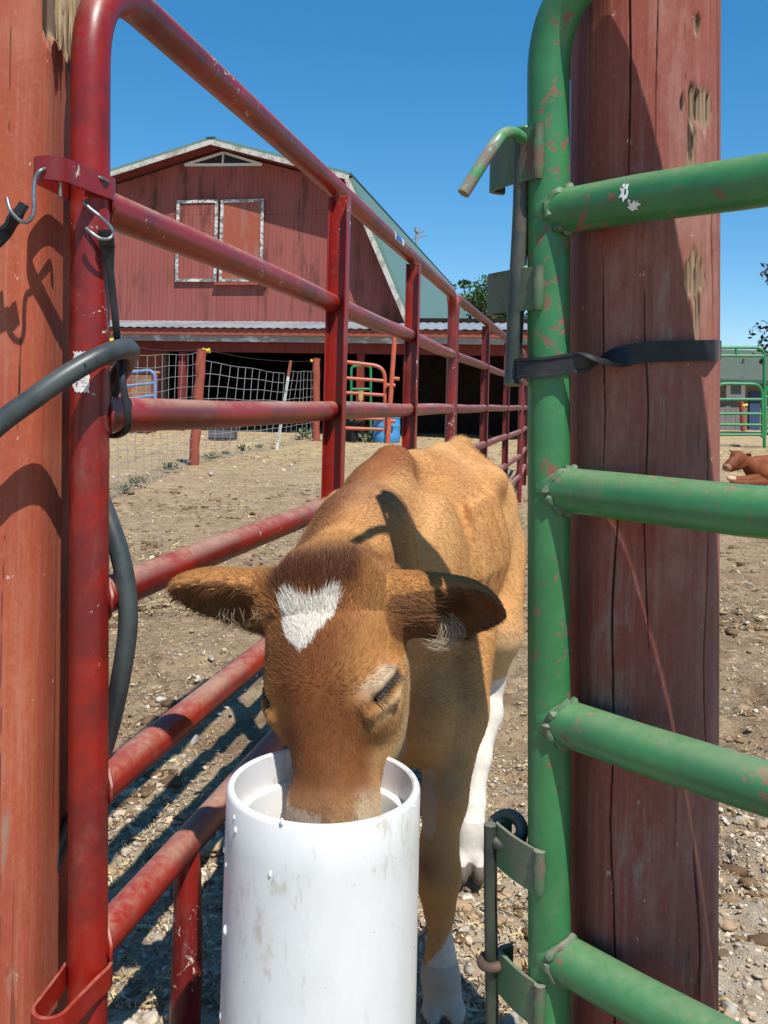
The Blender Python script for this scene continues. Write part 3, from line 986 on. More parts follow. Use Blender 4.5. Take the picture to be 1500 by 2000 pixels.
def trough():
    c = XG(437, 21.5)
    root = empty('feed_trough', c, 'low grey feed trough on the straw beyond the wire fence', 'trough')
    m = MB(); L, W, h = .62, .4, .26
    m.box(c + Vector((0, 0, .03)), (L, W, .05))
    for s in (-1, 1):
        m.box(c + Vector((0, s * (W / 2), h / 2 + .05)), (L, .04, h)); m.box(c + Vector((s * (L / 2 - .02), 0, h / 2 + .05)), (.04, W - .05, h - .003))
    m.build('box', simple('grey plastic trough', (.12, .12, .13), (.08, .08, .085)), root)
    m = MB()
    for s in (-1, 1): m.box(c + Vector((0, s * (W / 2 + .03), h + .065)), (L + .3, .06, .03))
    m.build('rim', simple('weathered boards', (.24, .2, .16)), root)


trough()
pipe_gate('livestock_panel', 'blue pipe panel with bent rails at the left bay of the barn', 'panel', M_BLUEPIPE, 150, 303, 23.6, (738, 722), [(764, 748), (792, 772), (815, 797)], (835, 830), .04, rad=.25)


def feeder():
    Y = 24.6
    a, b = P(206, 728, Y), P(292, 724, Y)
    root = empty('hay_feeder', Vector(((a.x + b.x) / 2, Y, 0)), 'red boarded hay feeder behind the blue panel', 'feeder')
    m = MB(); h = (a.z + b.z) / 2; w_ = b.x - a.x + 1.2
    cx = b.x - w_ / 2
    m.box((cx, Y, h / 2), (w_, .08, h)); m.box((cx, Y + .9, h / 2), (w_, .08, h)); m.box((b.x - .05, Y + .45, h / 2), (.08, .8, h - .003)); m.box((cx - w_ / 2 + .05, Y + .45, h / 2), (.08, .8, h - .003))
    m.build('boards', M_SIDING, root)
    m = MB(); m.box((cx, Y - .02, h + .03), (w_ + .1, .14, .06)); m.box((cx, Y + .92, h + .03), (w_ + .1, .14, .06)); m.build('rail', simple('bare tan wood', (.42, .30, .18)), root)
    m = MB(); m.box((b.x - .2, Y - .055, h * .55), (.55, .03, h * .8)); m.build('end_board', simple('worn brown board', (.16, .10, .06), (.34, .17, .09), .8, 5), root)


feeder()

# ------------------------------------------------------------------ near livestock panels
UPZ = Vector((0, 0, 1))
RAILZ = [1.247, .973, .735, .492, .288]
TOPZ = 1.545


def panel(o, d, L, ups, name, label, mat, tl=(0, 0), first=False, rad=.11, pipe_r=.0245):
    """o: ground point of the near end pipe, d: unit direction, L: length"""
    d = d.normalized(); side = Vector((d.y, -d.x, 0))       # towards the camera's right
    root = empty(name, o, label, 'livestock panel')
    end = o + d * L
    m = MB()
    a0 = o + UPZ * .02 + tl[0]; a1 = o + UPZ * TOPZ + tl[1]
    b1 = end + UPZ * TOPZ; b0 = end + UPZ * .15
    path = [a0, a0.lerp(a1, .3), a0.lerp(a1, .6), a0.lerp(a1, .8)] + corner(a0, a1, b1, rad, 12) + [a1.lerp(b1, .3), a1.lerp(b1, .6)] + corner(a1, b1, b0, rad, 10) + [b0]
    m.tube(path, pipe_r, 28); m.build('frame', mat, root)
    for z in RAILZ:
        t = (z - a0.z) / (a1.z - a0.z)
        s = a0.lerp(a1, t); m = MB()
        e = end + UPZ * z
        wig = [s.lerp(e, k / 8) + UPZ * (.0025 * math.sin(k * 1.7 + z * 9)) for k in range(9)]
        m.tube(wig, pipe_r - .0005, 28); m.build('rail', mat, root)
        m = MB(); dd = (e - s).normalized()              # weld bead at the near pipe
        ring = []
        for k in range(20):
            a = k / 20 * 2 * math.pi
            rr = pipe_r + .002 + .0012 * math.sin(k * 2.7)
            ring.append(s + dd * (pipe_r * math.sqrt(max(0.05, 1 - math.cos(a) ** 2 * .9)) + .001) + side * (math.cos(a) * rr) + UPZ * (math.sin(a) * rr))
        m.tube(ring, .0032, 6, closed=True); m.build('weld', mat, root)
    for u in ups:
        c = o + d * u
        m = MB()                                          # folded steel upright, open to the far side
        wd, dp, tk = .0505, .030, .0042
        hh = TOPZ - .085
        m.box(c + d * (dp / 2) + UPZ * (.06 + hh / 2), (tk, wd, hh), d, side)
        for sg in (-1, 1):
            m.box(c + side * (sg * (wd / 2 - tk / 2 + .0006)) - d * (tk / 2 + .0004) + UPZ * (.06 + hh / 2 - .002), (dp, tk, hh - .004), d, side)
        m.build('upright', mat, root, bevel=.001)
        for z in RAILZ:
            pass
    return root


RD = Vector((.205, 1, 0)).normalized()
near_lo = P(171, 1950, 1.14); near_hi = P(177, 150, 1.14)
k_ = (near_hi - near_lo) / (near_hi.z - near_lo.z)
o1 = near_lo - k_ * near_lo.z
tl0 = Vector((k_.x * .02, k_.y * .02, 0)); tl1 = Vector((k_.x * TOPZ, k_.y * TOPZ, 0))
omid = o1 + k_ * .97; omid.z = 0
PAN1 = panel(o1, RD, 3.42, [1.145, 2.25], 'livestock_panel', 'near red pipe panel along the left, with dusty rails and torn sticker', M_RED, (tl0, tl1), True, rad=.13)
o2 = o1 + RD * 3.50
RD2 = Vector((.232, 1, 0)).normalized()
PAN2 = panel(o2, RD2, 4.5, [1.40, 2.95], 'livestock_panel', 'red pipe panel beyond the first, behind the calf and the green latch', M_RED_FAR, (Vector(), Vector()))
o3 = o2 + RD2 * 4.58
RD3 = Vector((.19, 1, 0)).normalized()
PAN3 = panel(o3, RD3, 4.5, [1.5, 3.0], 'livestock_panel', 'farthest red pipe panel, nearly hidden behind the green gate', M_RED_FAR, (Vector(), Vector()))


def connector(z, name):
    """steel band that loops round the near pipe and sticks out towards the camera"""
    c = o1 + k_ * z; dd = -RD; side = Vector((RD.y, -RD.x, 0))
    R1, R2, L_ = .0285, .0205, .082
    path = []
    for k in range(15):
        a = R(75) + (R(360) - R(150)) * k / 14
        path.append(c + dd * (math.cos(a) * R1) + side * (math.sin(a) * R1))
    for k in range(1, 5): path.append((c + dd * .012 - side * .026).lerp(c + dd * (L_ - .002) - side * R2, k / 5))
    for k in range(13):
        a = R(-90) + R(180) * k / 12
        path.append(c + dd * (L_ + math.cos(a) * R2) + side * (math.sin(a) * R2))
    for k in range(1, 5): path.append((c + dd * (L_ - .002) + side * R2).lerp(c + dd * .012 + side * .026, k / 5))
    m = MB(); t, h = .0022, .0145
    m.sweep(path, [(-h, -t), (-h * .96, t), (h * .96, t), (h, -t)], UPZ, True)
    m.build(name, M_RED, PAN1, bevel=0)


connector(1.262, 'connector_band')
connector(.262, 'connector_band')
# skid foot under the bottom rail
m = MB(); q = P(366, 1682, 1.44)
m.tube(bez([Vector((q.x, q.y, .285)), Vector((q.x + .003, q.y - .004, .2)), Vector((q.x + .006, q.y - .012, .1)), Vector((q.x + .006, q.y - .02, -.03))], 6), [.019 + .006 * min(1, k / 12) for k in range(19)], 20)
m.build('foot', M_RED, PAN1)


def ticker(pts, r, nz):
    pass


def sticker_on_pipe():
    """torn white warning sticker wrapped on the near pipe"""
    c0 = o1 + k_ * P(165, 690, 1.14).z
    zt, zb = P(160, 687, 1.115).z, P(160, 766, 1.115).z
    cols, rows = 12, 16
    V, Fq = [], []
    def ang(px):
        # angle on the pipe from its picture column
        c = o1 + k_ * ((zt + zb) / 2)
        cx = 750 + F * c.x / c.y
        s_ = max(-.98, min(.98, (px - cx) / (F * .0245 / c.y)))
        return math.asin(s_)
    m = MB()
    grid = {}
    for j in range(rows + 1):
        v = j / rows
        lx = 153 + 6 * v + 3 * math.sin(v * 21) + (4 if v > .5 else 0) * math.sin(v * 5)
        rx = 186 - 1.5 * v + 1.2 * math.sin(v * 33)
        if v < .06: rx -= 4
        for i in range(cols + 1):
            px = lx + (rx - lx) * i / cols
            a = ang(px); z = zt + (zb - zt) * v + .0012 * math.sin(i * 2.1) * (j in (0, rows))
            c = o1 + k_ * z
            rr = .0245 + .0009
            m.v.append(Vector((c.x + math.sin(a) * rr, c.y - math.cos(a) * rr, z)))
    for j in range(rows):
        for i in range(cols):
            a = j * (cols + 1) + i
            if (i, j) in ((3, 13), (3, 12)): continue
            m.face((a, a + cols + 1, a + cols + 2, a + 1), True)
    s_ = m.build('sticker', peel('scuffed white paper sticker', (.72, .70, .68), (.55, .48, .42), .63, 60), PAN1)
    m = MB()
    for row, (x0, x1) in zip((.60, .66, .715, .77, .86), ((166, 179), (164, 181), (162, 180), (169, 183), (172, 181))):
        z = zt + (zb - zt) * row
        for px in np.arange(x0, x1, 1.6):
            if random.random() < .2: continue
            a = ang(px); a2 = ang(px + 1.2); c = o1 + k_ * z; rr = .0245 + .0013
            p1 = Vector((c.x + math.sin(a) * rr, c.y - math.cos(a) * rr, z)); p2 = Vector((c.x + math.sin(a2) * rr, c.y - math.cos(a2) * rr, z))
            hgt = Vector((0, 0, random.uniform(.0007, .0013)))
            n = len(m.v); m.v += [p1, p2, p2 + hgt, p1 + hgt]; m.face((n, n + 1, n + 2, n + 3))
    m.build('print', simple('grey sticker print', (.3, .28, .3)), s_)


sticker_on_pipe()


def blue_label():
    """little blue and white maker's label on the top rail"""
    m1, m2 = MB(), MB()
    side = Vector((RD.y, -RD.x, 0))
    for m, u0, u1, a0, a1, rr in ((m1, 1.83, 1.99, -22, 50, .0252), (m2, 1.85, 1.955, -14, 40, .0256)):
        n = len(m.v)
        for k in range(9):
            a = R(a0 + (a1 - a0) * k / 8)
            for u in (u0, u1):
                c = o1 + tl1 * (1 - u / 3.42) + RD * u + UPZ * TOPZ
                m.v.append(c + side * (math.cos(a) * rr) + UPZ * (math.sin(a) * rr))
        for k in range(8): m.face((n + 2 * k, n + 2 * k + 1, n + 2 * k + 3, n + 2 * k + 2), True)
    s_ = m1.build('label_sticker', M_WHITE, PAN1); m2.build('label_field', simple('blue print', (.06, .16, .5)), s_)


blue_label()

# ------------------------------------------------------------------ green gate at the right
GD = Vector((.697, -.717, 0)).normalized()          # from the latch pipe towards the camera's right
GYD = 1.05
glo = P(1073, 2000, GYD); ghi = P(1071, 100, GYD)
gk = (ghi - glo) / (ghi.z - glo.z)
go = glo - gk * glo.z
GR = .0247
GATE = empty('pipe_gate', Vector((go.x, go.y, 0)), 'worn green pipe gate in the right foreground with rust chips and bolt latches', 'gate')


def green_gate():
    side = Vector((-GD.y, GD.x, 0)) * -1
    zt = 1.500
    a0 = go + gk * .12; a1 = go + gk * zt; L = 1.15
    b1 = a1 + GD * L; b0 = go + gk * .12 + GD * L
    rails = [P(1073, y, GYD).z for y in (418, 955, 1402, 1856)]
    m = MB(); m.tube([a0] + [a0.lerp(a1, k / 8) for k in range(1, 7)] + corner(a0, a1, b1, .115, 14) + corner(a1, b1, b0, .115, 10) + [b0], GR, 32)
    m.build('frame', M_GREEN, GATE)
    for i, z in enumerate(rails + [.12]):
        c = go + gk * z
        m = MB(); m.tube([c + GD * (k * L / 10) + UPZ * (.0012 * math.sin(k * 2 + i)) for k in range(11)], GR + .0012, 32)
        rl = m.build('rail', M_GREEN, GATE)
        m = MB(); ring = []; sd = Vector((GD.y, -GD.x, 0))
        for k in range(36):
            a = k / 36 * 2 * math.pi; rr = GR + .0004 + .0012 * math.sin(k * 2.3 + i) + .0009 * math.sin(k * 5.1 + i * 2)
            off = math.sqrt(max(0, (GR + .002) ** 2 - (math.cos(a) * GR * .96) ** 2))
            ring.append(c + GD * (off + .002) + sd * (math.cos(a) * rr) + UPZ * (math.sin(a) * rr))
        m.tube(ring, [.0044 + .0015 * math.sin(k * 1.7 + i) + .0009 * math.sin(k * 4.3) for k in range(36)], 8, closed=True)
        m.build('weld', M_GREEN_DK, GATE)
        if i == 0:                                     # a smear of white paint on the top bar in view
            m = MB()
            for (t0, ang, w_, h_) in ((.115, 8, .010, .017), (.1175, 22, .004, .006), (.113, 26, .003, .004), (.1245, -28, .012, .009), (.128, -24, .008, .006), (.121, -14, .003, .004)):
                n = len(m.v); q = []
                cc = c + GD * t0
                for k in range(14):
                    a = k / 14 * 2 * math.pi
                    rad_ = 1 + .45 * math.sin(k * 2.9 + t0 * 900)
                    da = math.sin(a) * h_ / 2 * rad_ / GR
                    al = math.cos(a) * w_ / 2 * rad_
                    th = R(ang) + da
                    q.append(cc + GD * al + (-sd * -1) * 0 + (sd * -1 if sd.y > 0 else sd) * (math.cos(th) * (GR + .0018)) + UPZ * (math.sin(th) * (GR + .0018)))
                m.v += q; m.face([n + k for k in range(14)])
            m.build('paint_smear', simple('white paint smear', (.78, .77, .74)), rl)
    # ---- upper bolt latch: two brackets, rod, bent handle
    back = -GD
    front = Vector((GD.y, -GD.x, 0))
    if front.y > 0: front = -front
    def strap(zc, h, reach, mat, name, tilt=0.0):
        """steel strap welded to the front of the pipe, bent round the bolt"""
        c = go + gk * zc
        t = .0028
        path = [c + front * (GR * .99) + back * (-.006), c + front * (GR * 1.04) + back * .010, c + front * (GR * .86) + back * (reach * .5), c + front * .0125 + back * (reach - .008), c + front * .009 + back * (reach - .001), c + front * .001 + back * (reach + .001), c - front * .012 + back * (reach - .004)]
        path = [q - UPZ * (tilt * ((q - c).dot(back))) for q in bez(path, 4)]
        m = MB(); m.sweep(path, [(-h / 2, -t), (-h / 2 + .001, t), (h / 2 - .001, t), (h / 2, -t)], UPZ, False, smooth=True)
        br = m.build(name, mat, GATE)
        m = MB(); m.tube([c + front * (GR * 1.0 + .002) + back * (-.005) + UPZ * (h / 2 * k) for k in (-1, -.6, -.2, .2, .6, 1)], [.005, .0075, .0065, .008, .006, .007], 10)
        m.build('weld', mat, br)
        return br
    zA = P(1030, 306, GYD).z; zB = P(1030, 567, GYD).z
    strap(zA, .062, .078, M_GREEN_DK, 'latch_bracket'); strap(zB, .050, .082, M_GREEN_DK, 'latch_bracket')
    # square tabs seen at the pipe
    for zc, h in ((zA + .004, .066), (zB + .003, .052)):
        c = go + gk * zc
        m = MB(); m.box(c + back * .022 + front * .020, (.017, .011, h), back, front); m.build('latch_tab', M_GREEN, GATE, bevel=.004)
    Yr = 1.055
    rod = [P(1020, 268, Yr), P(1018, 400, Yr), P(1010, 560, Yr), P(1003, 700, Yr), P(1001, 752, Yr - .004)]
    m = MB(); m.tube(bez(rod, 5), .0098, 18); rd = m.build('latch_rod', M_ROD, GATE)
    hp = bez([P(1022, 272, Yr - .01), P(1002, 260, Yr - .025), P(982, 264, Yr - .04), P(962, 288, Yr - .05), P(905, 378, Yr - .06)], 7)
    m = MB(); m.tube(hp, .0072, 18); m.build('handle', M_HANDLE, rd)
    # ---- lower bolt
    zC = P(1030, 1684, GYD).z; zD = P(1030, 1940, GYD).z
    strap(zC, .050, .070, M_GREEN_DK, 'latch_bracket', 0.0); strap(zD, .050, .068, M_GREEN_DK, 'latch_bracket', 0.0)
    Yl = GYD + .045
    rd = [P(958, 1610, Yl), P(958, 1750, Yl), P(960, 1880, Yl), P(962, 2060, Yl)]
    m = MB(); m.tube(rd, .0082, 16); rr_ = m.build('latch_rod', M_ROD, GATE)
    m = MB(); ring = []
    c = P(990, 1622, Yl)
    for k in range(24):
        a = k / 24 * 2 * math.pi
        ring.append(c + back * (math.cos(a) * .021) + Vector((0, 0, 1)) * (math.sin(a) * .0135) - front * (math.sin(a) * .012))
    m.tube(ring, .0078, 12, closed=True); m.build('rod_eye', M_ROD, rr_)
    m = MB(); c = P(960, 1878, Yl); ring = [c + Vector((math.cos(a), math.sin(a), .1 * math.cos(a))) * .0125 for a in [k / 20 * 2 * math.pi for k in range(20)]]
    m.tube(ring, .0058, 12, closed=True); m.build('rod_collar', simple('rusty collar', (.12, .07, .05), (.07, .045, .035), .7, 60), rr_)


green_gate()


# ------------------------------------------------------------------ wooden posts
def post(name, label, cx, cy, r, mat, z1, lean, cracks, gouges, sq, seed, splinter=None, slope=0.0):
    nth, nz_ = 760, 430
    th = np.linspace(0, 2 * math.pi, nth, endpoint=False)
    # more rings on the camera's side (-Y)
    th = th + .45 * np.sin(th * 1 + math.pi / 2 + math.pi) * 0
    zs = np.linspace(-.1, z1 + (slope * r), nz_)
    T, Z = np.meshgrid(th, zs)
    e = sq
    c, s_ = np.cos(T), np.sin(T)
    rad = 1 / (np.abs(c) ** e + np.abs(s_) ** e) ** (1 / e)
    p3 = np.stack([c * 1.3 + 10, s_ * 1.3, Z * .35], -1).reshape(-1, 3)
    rad = rad * (1 + .018 * fbm(p3 * 2, 3, seed).reshape(T.shape))
    fine = fbm(np.stack([c * 14, s_ * 14, Z * 1.3], -1).reshape(-1, 3), 3, seed + 3).reshape(T.shape)
    dr = .0006 * fine
    raw = np.zeros_like(T); crk = np.zeros_like(T); bare = np.zeros_like(T)
    px = cx + lean * Z
    # picture-like column coordinate: lateral offset as a share of the radius on the camera's side
    lat = c * rad; frontm = s_ < .15
    for (l0, za, zb, wd, dp, amp) in cracks:
        wl = l0 + amp * np.sin(Z * 7 + l0 * 40) + amp * .7 * np.sin(Z * 23 + l0 * 11) + amp * .8 * fbm(np.stack([Z.ravel() * 9, Z.ravel() * 0 + l0 * 77, Z.ravel() * 0], 1), 3, seed).reshape(T.shape)
        ends = sstep(za, za + .12, Z) * (1 - sstep(zb - .12, zb, Z))
        wv = wd * .95 * (.85 + .5 * fbm(np.stack([Z.ravel() * 7, Z.ravel() * 0 + 3.3, Z.ravel() * 0 + l0 * 9], 1), 2, seed).reshape(T.shape)) * ends + 1e-6
        prof = np.clip(1 - np.abs(lat - wl) / wv, 0, 1) * frontm * (ends > 0)
        dr -= dp * .8 * prof ** .7
        crk = np.maximum(crk, sstep(.08, .4, prof))
    for (l0, zc, wl, hz, dp, kind) in gouges:
        q = np.stack([lat.ravel() * 14, Z.ravel() * 26, s_.ravel() * 3], 1)
        nn = fbm(q, 4, seed + 9).reshape(T.shape)
        stre = fbm(np.stack([lat.ravel() * 40, Z.ravel() * 5, s_.ravel() * 0], 1), 3, seed + 21).reshape(T.shape)
        dd = np.sqrt(((lat - l0) / wl) ** 2 + ((Z - zc) / hz) ** 2)
        mk = sstep(1.0, .75 if kind == 0 else .3, dd + .8 * nn + .5 * stre) * frontm
        dr -= dp * mk * (.6 + .9 * stre)
        raw = np.maximum(raw, mk * (kind == 0)); bare = np.maximum(bare, mk * (kind == 1))
        crk = np.maximum(crk, mk * np.maximum(sstep(.12, .3, stre), sstep(.15, .35, nn)) * .95 * (kind == 0))
    if splinter:
        l0, z0 = splinter
        nn = fbm(np.stack([lat.ravel() * 30, Z.ravel() * 2.0, s_.ravel() * 2], 1), 3, seed + 5).reshape(T.shape)
        mk = sstep(l0 - .05, l0 + .04, lat + .16 * nn) * sstep(z0, z0 + .03, Z + .1 * nn) * (s_ < .7)
        dr -= .012 * mk * (1 + 1.2 * nn)
        raw = np.maximum(raw, mk); crk = np.maximum(crk, mk * sstep(.2, .35, nn) * .8)
    rr = r * rad + dr
    X = px + c * rr; Y = cy + s_ * rr
    if slope: Z = np.minimum(Z, z1 - (Y - cy) * slope)          # unseen top slanted to keep its shadow off the calf's back
    V = np.stack([X, Y, Z], -1).reshape(-1, 3)
    idx = np.arange(nth * nz_).reshape(nz_, nth)
    nxt = np.roll(idx, -1, 1)
    q = np.stack([idx[:-1], nxt[:-1], nxt[1:], idx[1:]], -1).reshape(-1, 4)
    me = bpy.data.meshes.new(name)
    fl = q.tolist(); fl.append(idx[-1].tolist())
    me.from_pydata(V.tolist(), [], fl)
    me.polygons.foreach_set('use_smooth', [True] * (len(fl) - 1) + [False])
    a = me.attributes.new('wear', 'FLOAT_COLOR', 'POINT')
    a.data.foreach_set('color', np.stack([raw, crk, bare, np.ones_like(raw)], -1).ravel().astype(np.float32))
    me.update()
    o = link_mesh(name, me, mat)
    tag(o, label, 'post')
    return o


def zpx(y, Y, px=750):
    return P(px, y, Y).z


# right post: picture columns 1120..1390
RY = 1.10
rpx = P(1254, 1000, RY); rr_ = 136 / F * RY
lean_r = (P(1256, 0, RY).x - P(1250, 2000, RY).x) / (P(1256, 0, RY).z - P(1250, 2000, RY).z)
cx0 = rpx.x - lean_r * rpx.z
def zr(y): return zpx(y, RY, 1254)
def lr(x): return (x - 1254) / 136
RPOST = post('wooden_post', 'round faded red wooden post behind the green gate, cracked and chipped', cx0, RY, rr_, M_POST_R, 1.508, lean_r,
     [(lr(1195), zr(470), zr(-120), .018, .006, .02), (lr(1170), zr(2100), zr(900), .016, .005, .03), (lr(1240), zr(380), zr(-120), .010, .003, .015),
      (lr(1352), zr(700), zr(330), .028, .010, .03), (lr(1365), zr(330), zr(-120), .022, .008, .015), (lr(1340), zr(1550), zr(700), .016, .005, .03),
      (lr(1290), zr(240), zr(40), .010, .003, .01), (lr(1225), zr(1300), zr(520), .012, .004, .03), (lr(1320), zr(1980), zr(1500), .026, .008, .05),
      (lr(1310), zr(200), zr(110), .02, .006, .01), (lr(1270), zr(1650), zr(1380), .010, .003, .03), (lr(1150), zr(1000), zr(480), .012, .004, .02)],
     [(lr(1318), zr(252), .25, .026, .008, 0), (lr(1302), zr(300), .10, .05, .004, 0), (lr(1315), zr(560), .18, .03, .006, 0), (lr(1318), zr(600), .07, .045, .004, 0),
      (lr(1315), zr(845), .16, .035, .005, 1), (lr(1314), zr(100), .07, .014, .006, 0), (lr(1305), zr(1840), .20, .05, .004, 1), (lr(1200), zr(1600), .25, .10, .001, 1), (lr(1170), zr(1250), .3, .13, .001, 1), (lr(1250), zr(700), .2, .1, .001, 1)],
     2.5, 3, slope=1.7)
# left post
LY = 1.195
lr_ = 150 / F * LY
lean_l = (P(-6, 0, LY).x - P(-36, 2000, LY).x) / (P(-6, 0, LY).z - P(-36, 2000, LY).z)
lpx = P(-24, 1000, LY)
cxl = lpx.x - lean_l * lpx.z
def zl(y): return zpx(y, LY, 0)
def ll(x, y=1000): return (x - (-6 - 30 * y / 2000)) / 150
LPOST = post('wooden_post', 'orange red wooden post at the left edge, with splintered top corner', cxl, LY, lr_, M_POST_L, 1.72, lean_l,
     [(ll(38, 150), zl(150), zl(40), .012, .003, .01), (ll(24, 400), zl(1000), zl(150), .008, .003, .012), (ll(98, 750), zl(900), zl(600), .014, .003, .012),
      (ll(60, 700), zl(1300), zl(200), .006, .002, .012), (ll(20, 1600), zl(1900), zl(1100), .008, .003, .012), (ll(68, 1400), zl(1800), zl(980), .006, .002, .012), (ll(85, 100), zl(330), zl(40), .006, .002, .01)],
     [(ll(52, 270), zl(272), .06, .008, .001, 1), (ll(10, 1590), zl(1590), .05, .03, .006, 0), (ll(18, 1715), zl(1715), .05, .008, .005, 0), (ll(85, 1820), zl(1820), .08, .02, .002, 1), (ll(88, 480), zl(500), .10, .01, .001, 1), (ll(75, 1550), zl(1560), .10, .09, .0005, 1)],
     5.0, 8, splinter=(ll(134, 60), zl(96)))


def splinters():
    m = MB()
    rs = random.Random(4)
    for k in range(26):
        x = rs.uniform(112, 144); y1 = rs.uniform(-40, 30); y2 = y1 + rs.uniform(60, 170) * (.5 + (x - 100) / 60)
        Yd = LY - lr_ * math.sqrt(max(.02, 1 - min(.999, ll(x, 60)) ** 5)) * .97 - .001
        a = P(x + rs.uniform(-4, 6), y1, Yd - rs.uniform(.0, .006)); b = P(x + rs.uniform(-3, 3), y2, Yd + .004)
        w_ = rs.uniform(.0012, .0032)
        m.tube([a, a.lerp(b, .5) + Vector((rs.uniform(-.002, .002), -.001, 0)), b], [w_ * .4, w_, w_ * .2], 5)
    o = m.build('splinters', simple('splintered raw wood', (.55, .42, .25), (.30, .2, .11), .8, 90, .2, xyz=(1, 1, .1)), LPOST)


splinters()

# ------------------------------------------------------------------ rubber straps, hooks, hose
def strap_right():
    """flat black rubber strap from the green gate round the right post"""
    root = empty('rubber_strap', P(1070, 720, GYD - .03), 'flat black rubber strap twisted between the green gate and right post', 'strap')
    def post_front(px, off=.004):
        Y = RY - rr_
        for _ in range(12):
            l = ((px - 750) / F * Y - (1254 - 750) / F * RY) / rr_
            l = min(.995, max(-.995, l)); Y = .5 * Y + .5 * (RY - rr_ * (1 - abs(l) ** 2.5) ** (1 / 2.5) - off)
        return Y
    pts = [(1003, 722, GYD + .018), (1006, 721, GYD + .004), (1018, 720, GYD - .016), (1045, 719, GYD - .0285), (1072, 717, GYD - .0315), (1098, 713, GYD - .034), (1122, 709, GYD - .038), (1150, 706, GYD - .042), (1185, 702, min(GYD - .045, post_front(1185, .014))), (1225, 694, post_front(1225, .012)), (1262, 688, post_front(1262, .0075)), (1310, 686, post_front(1310, .0075)), (1352, 685, post_front(1352, .0075)), (1378, 684.5, post_front(1378, .008)), (1395, 684, post_front(1392, .008)), (1404, 684, RY - .01), (1405, 684, RY + .03), (1400, 684, RY + .07)]
    path = bez([P(*p) for p in pts], 5)
    n = len(path)
    hw = [0] * n
    widths = []
    for i in range(n):
        u = i / (n - 1) * (len(pts) - 1)
        # half turn between the gate and the post
        a = 0 if u < 6 else (math.pi if u > 9.2 else math.pi * (u - 6) / 3.2)
        t = (path[min(i + 1, n - 1)] - path[max(i - 1, 0)]).normalized()
        W = UPZ - t * UPZ.dot(t); W.normalize(); N = t.cross(W)
        widths.append(W * math.cos(a) + N * math.sin(a))
    h, t = .0118, .0022
    prof = [(-h, -t), (-h, t * 1.7), (-h * .72, t * 1.7), (-h * .66, t), (h * .66, t), (h * .72, t * 1.7), (h, t * 1.7), (h, -t)]
    m = MB(); m.sweep(path, prof, widths, False, smooth=False)
    st = m.build('strap', M_RUBBER, root, bevel=.0007)
    # moulded lettering, half worn away, where the strap crosses the gate pipe
    for txt, px, py, size in (('CAB', 1085, 709, .0062), ('KEE', 1097, 721, .0062), ('HD', 1026, 722, .0058), ('CINY', 1012, 731, .0058), ('4.2', 1052, 722, .0052)):
        cu = bpy.data.curves.new('lettering', 'FONT'); cu.body = txt; cu.size = size; cu.extrude = .0004; cu.resolution_u = 2
        to = bpy.data.objects.new('lettering', cu); COL.objects.link(to)
        dg = bpy.context.evaluated_depsgraph_get()
        me = bpy.data.meshes.new_from_object(to.evaluated_get(dg))
        bpy.data.objects.remove(to)
        co = np.zeros(len(me.vertices) * 3, np.float32); me.vertices.foreach_get('co', co); co = co.reshape(-1, 3)
        c0 = go + gk * P(px, py, GYD - .03).z
        out = []
        for x, y, z in co:
            q = P(px + x * F / (GYD - .03), py - y * F / (GYD - .03) - .10 * (x * F / GYD), GYD)
            c = go + gk * q.z
            rr = GR + .0062 + .0006 + z
            dx = max(-.95, min(.95, (q.x - c.x) / rr))
            out.append((c.x + dx * rr, c.y - math.sqrt(1 - dx * dx) * rr, q.z))
        me.vertices.foreach_set('co', np.array(out, np.float32).ravel()); me.update()
        link_mesh('lettering', me, simple('worn grey lettering', (.10, .10, .105), (.06, .06, .065), .6, 200), st)


strap_right()


def hose():
    C = 1.14
    pts = [(-150, 960, 1.0), (-60, 880, 1.02), (0, 826, 1.03), (60, 782, 1.042), (130, 733, 1.062), (195, 696, 1.09), (240, 681, 1.125), (254, 688, 1.16), (244, 712, 1.195), (222, 750, 1.22), (195, 810, 1.225), (180, 880, 1.215), (186, 950, 1.20), (206, 1000, 1.19), (232, 1075, 1.18), (247, 1150, 1.175), (250, 1220, 1.175), (240, 1300, 1.18), (222, 1390, 1.19), (200, 1470, 1.20), (165, 1560, 1.21), (118, 1650, 1.20), (96, 1700, 1.19)]
    path = bez([Vector((-1.25, .70, .02)), Vector((-.95, .88, .03)), Vector((-.80, .96, .30)), Vector((-.66, .98, .68))] + [P(*p) for p in pts], 6)
    m = MB(); m.tube(path, .0128, 22)
    o = m.build('hose', M_HOSE, None)
    tag(o, 'thick black rubber hose looped round the near red pipe', 'hose')
    for (px, py, Y) in ((165, 710, 1.062), (186, 699, 1.073), (228, 678, 1.10)):
        q = P(px, py, Y)
        m = MB(); m.tube([q, q + Vector((.003, -.0005, -.004))], [.0012, .0008], 6); m.build('nick', M_RUBBER, o)


hose()


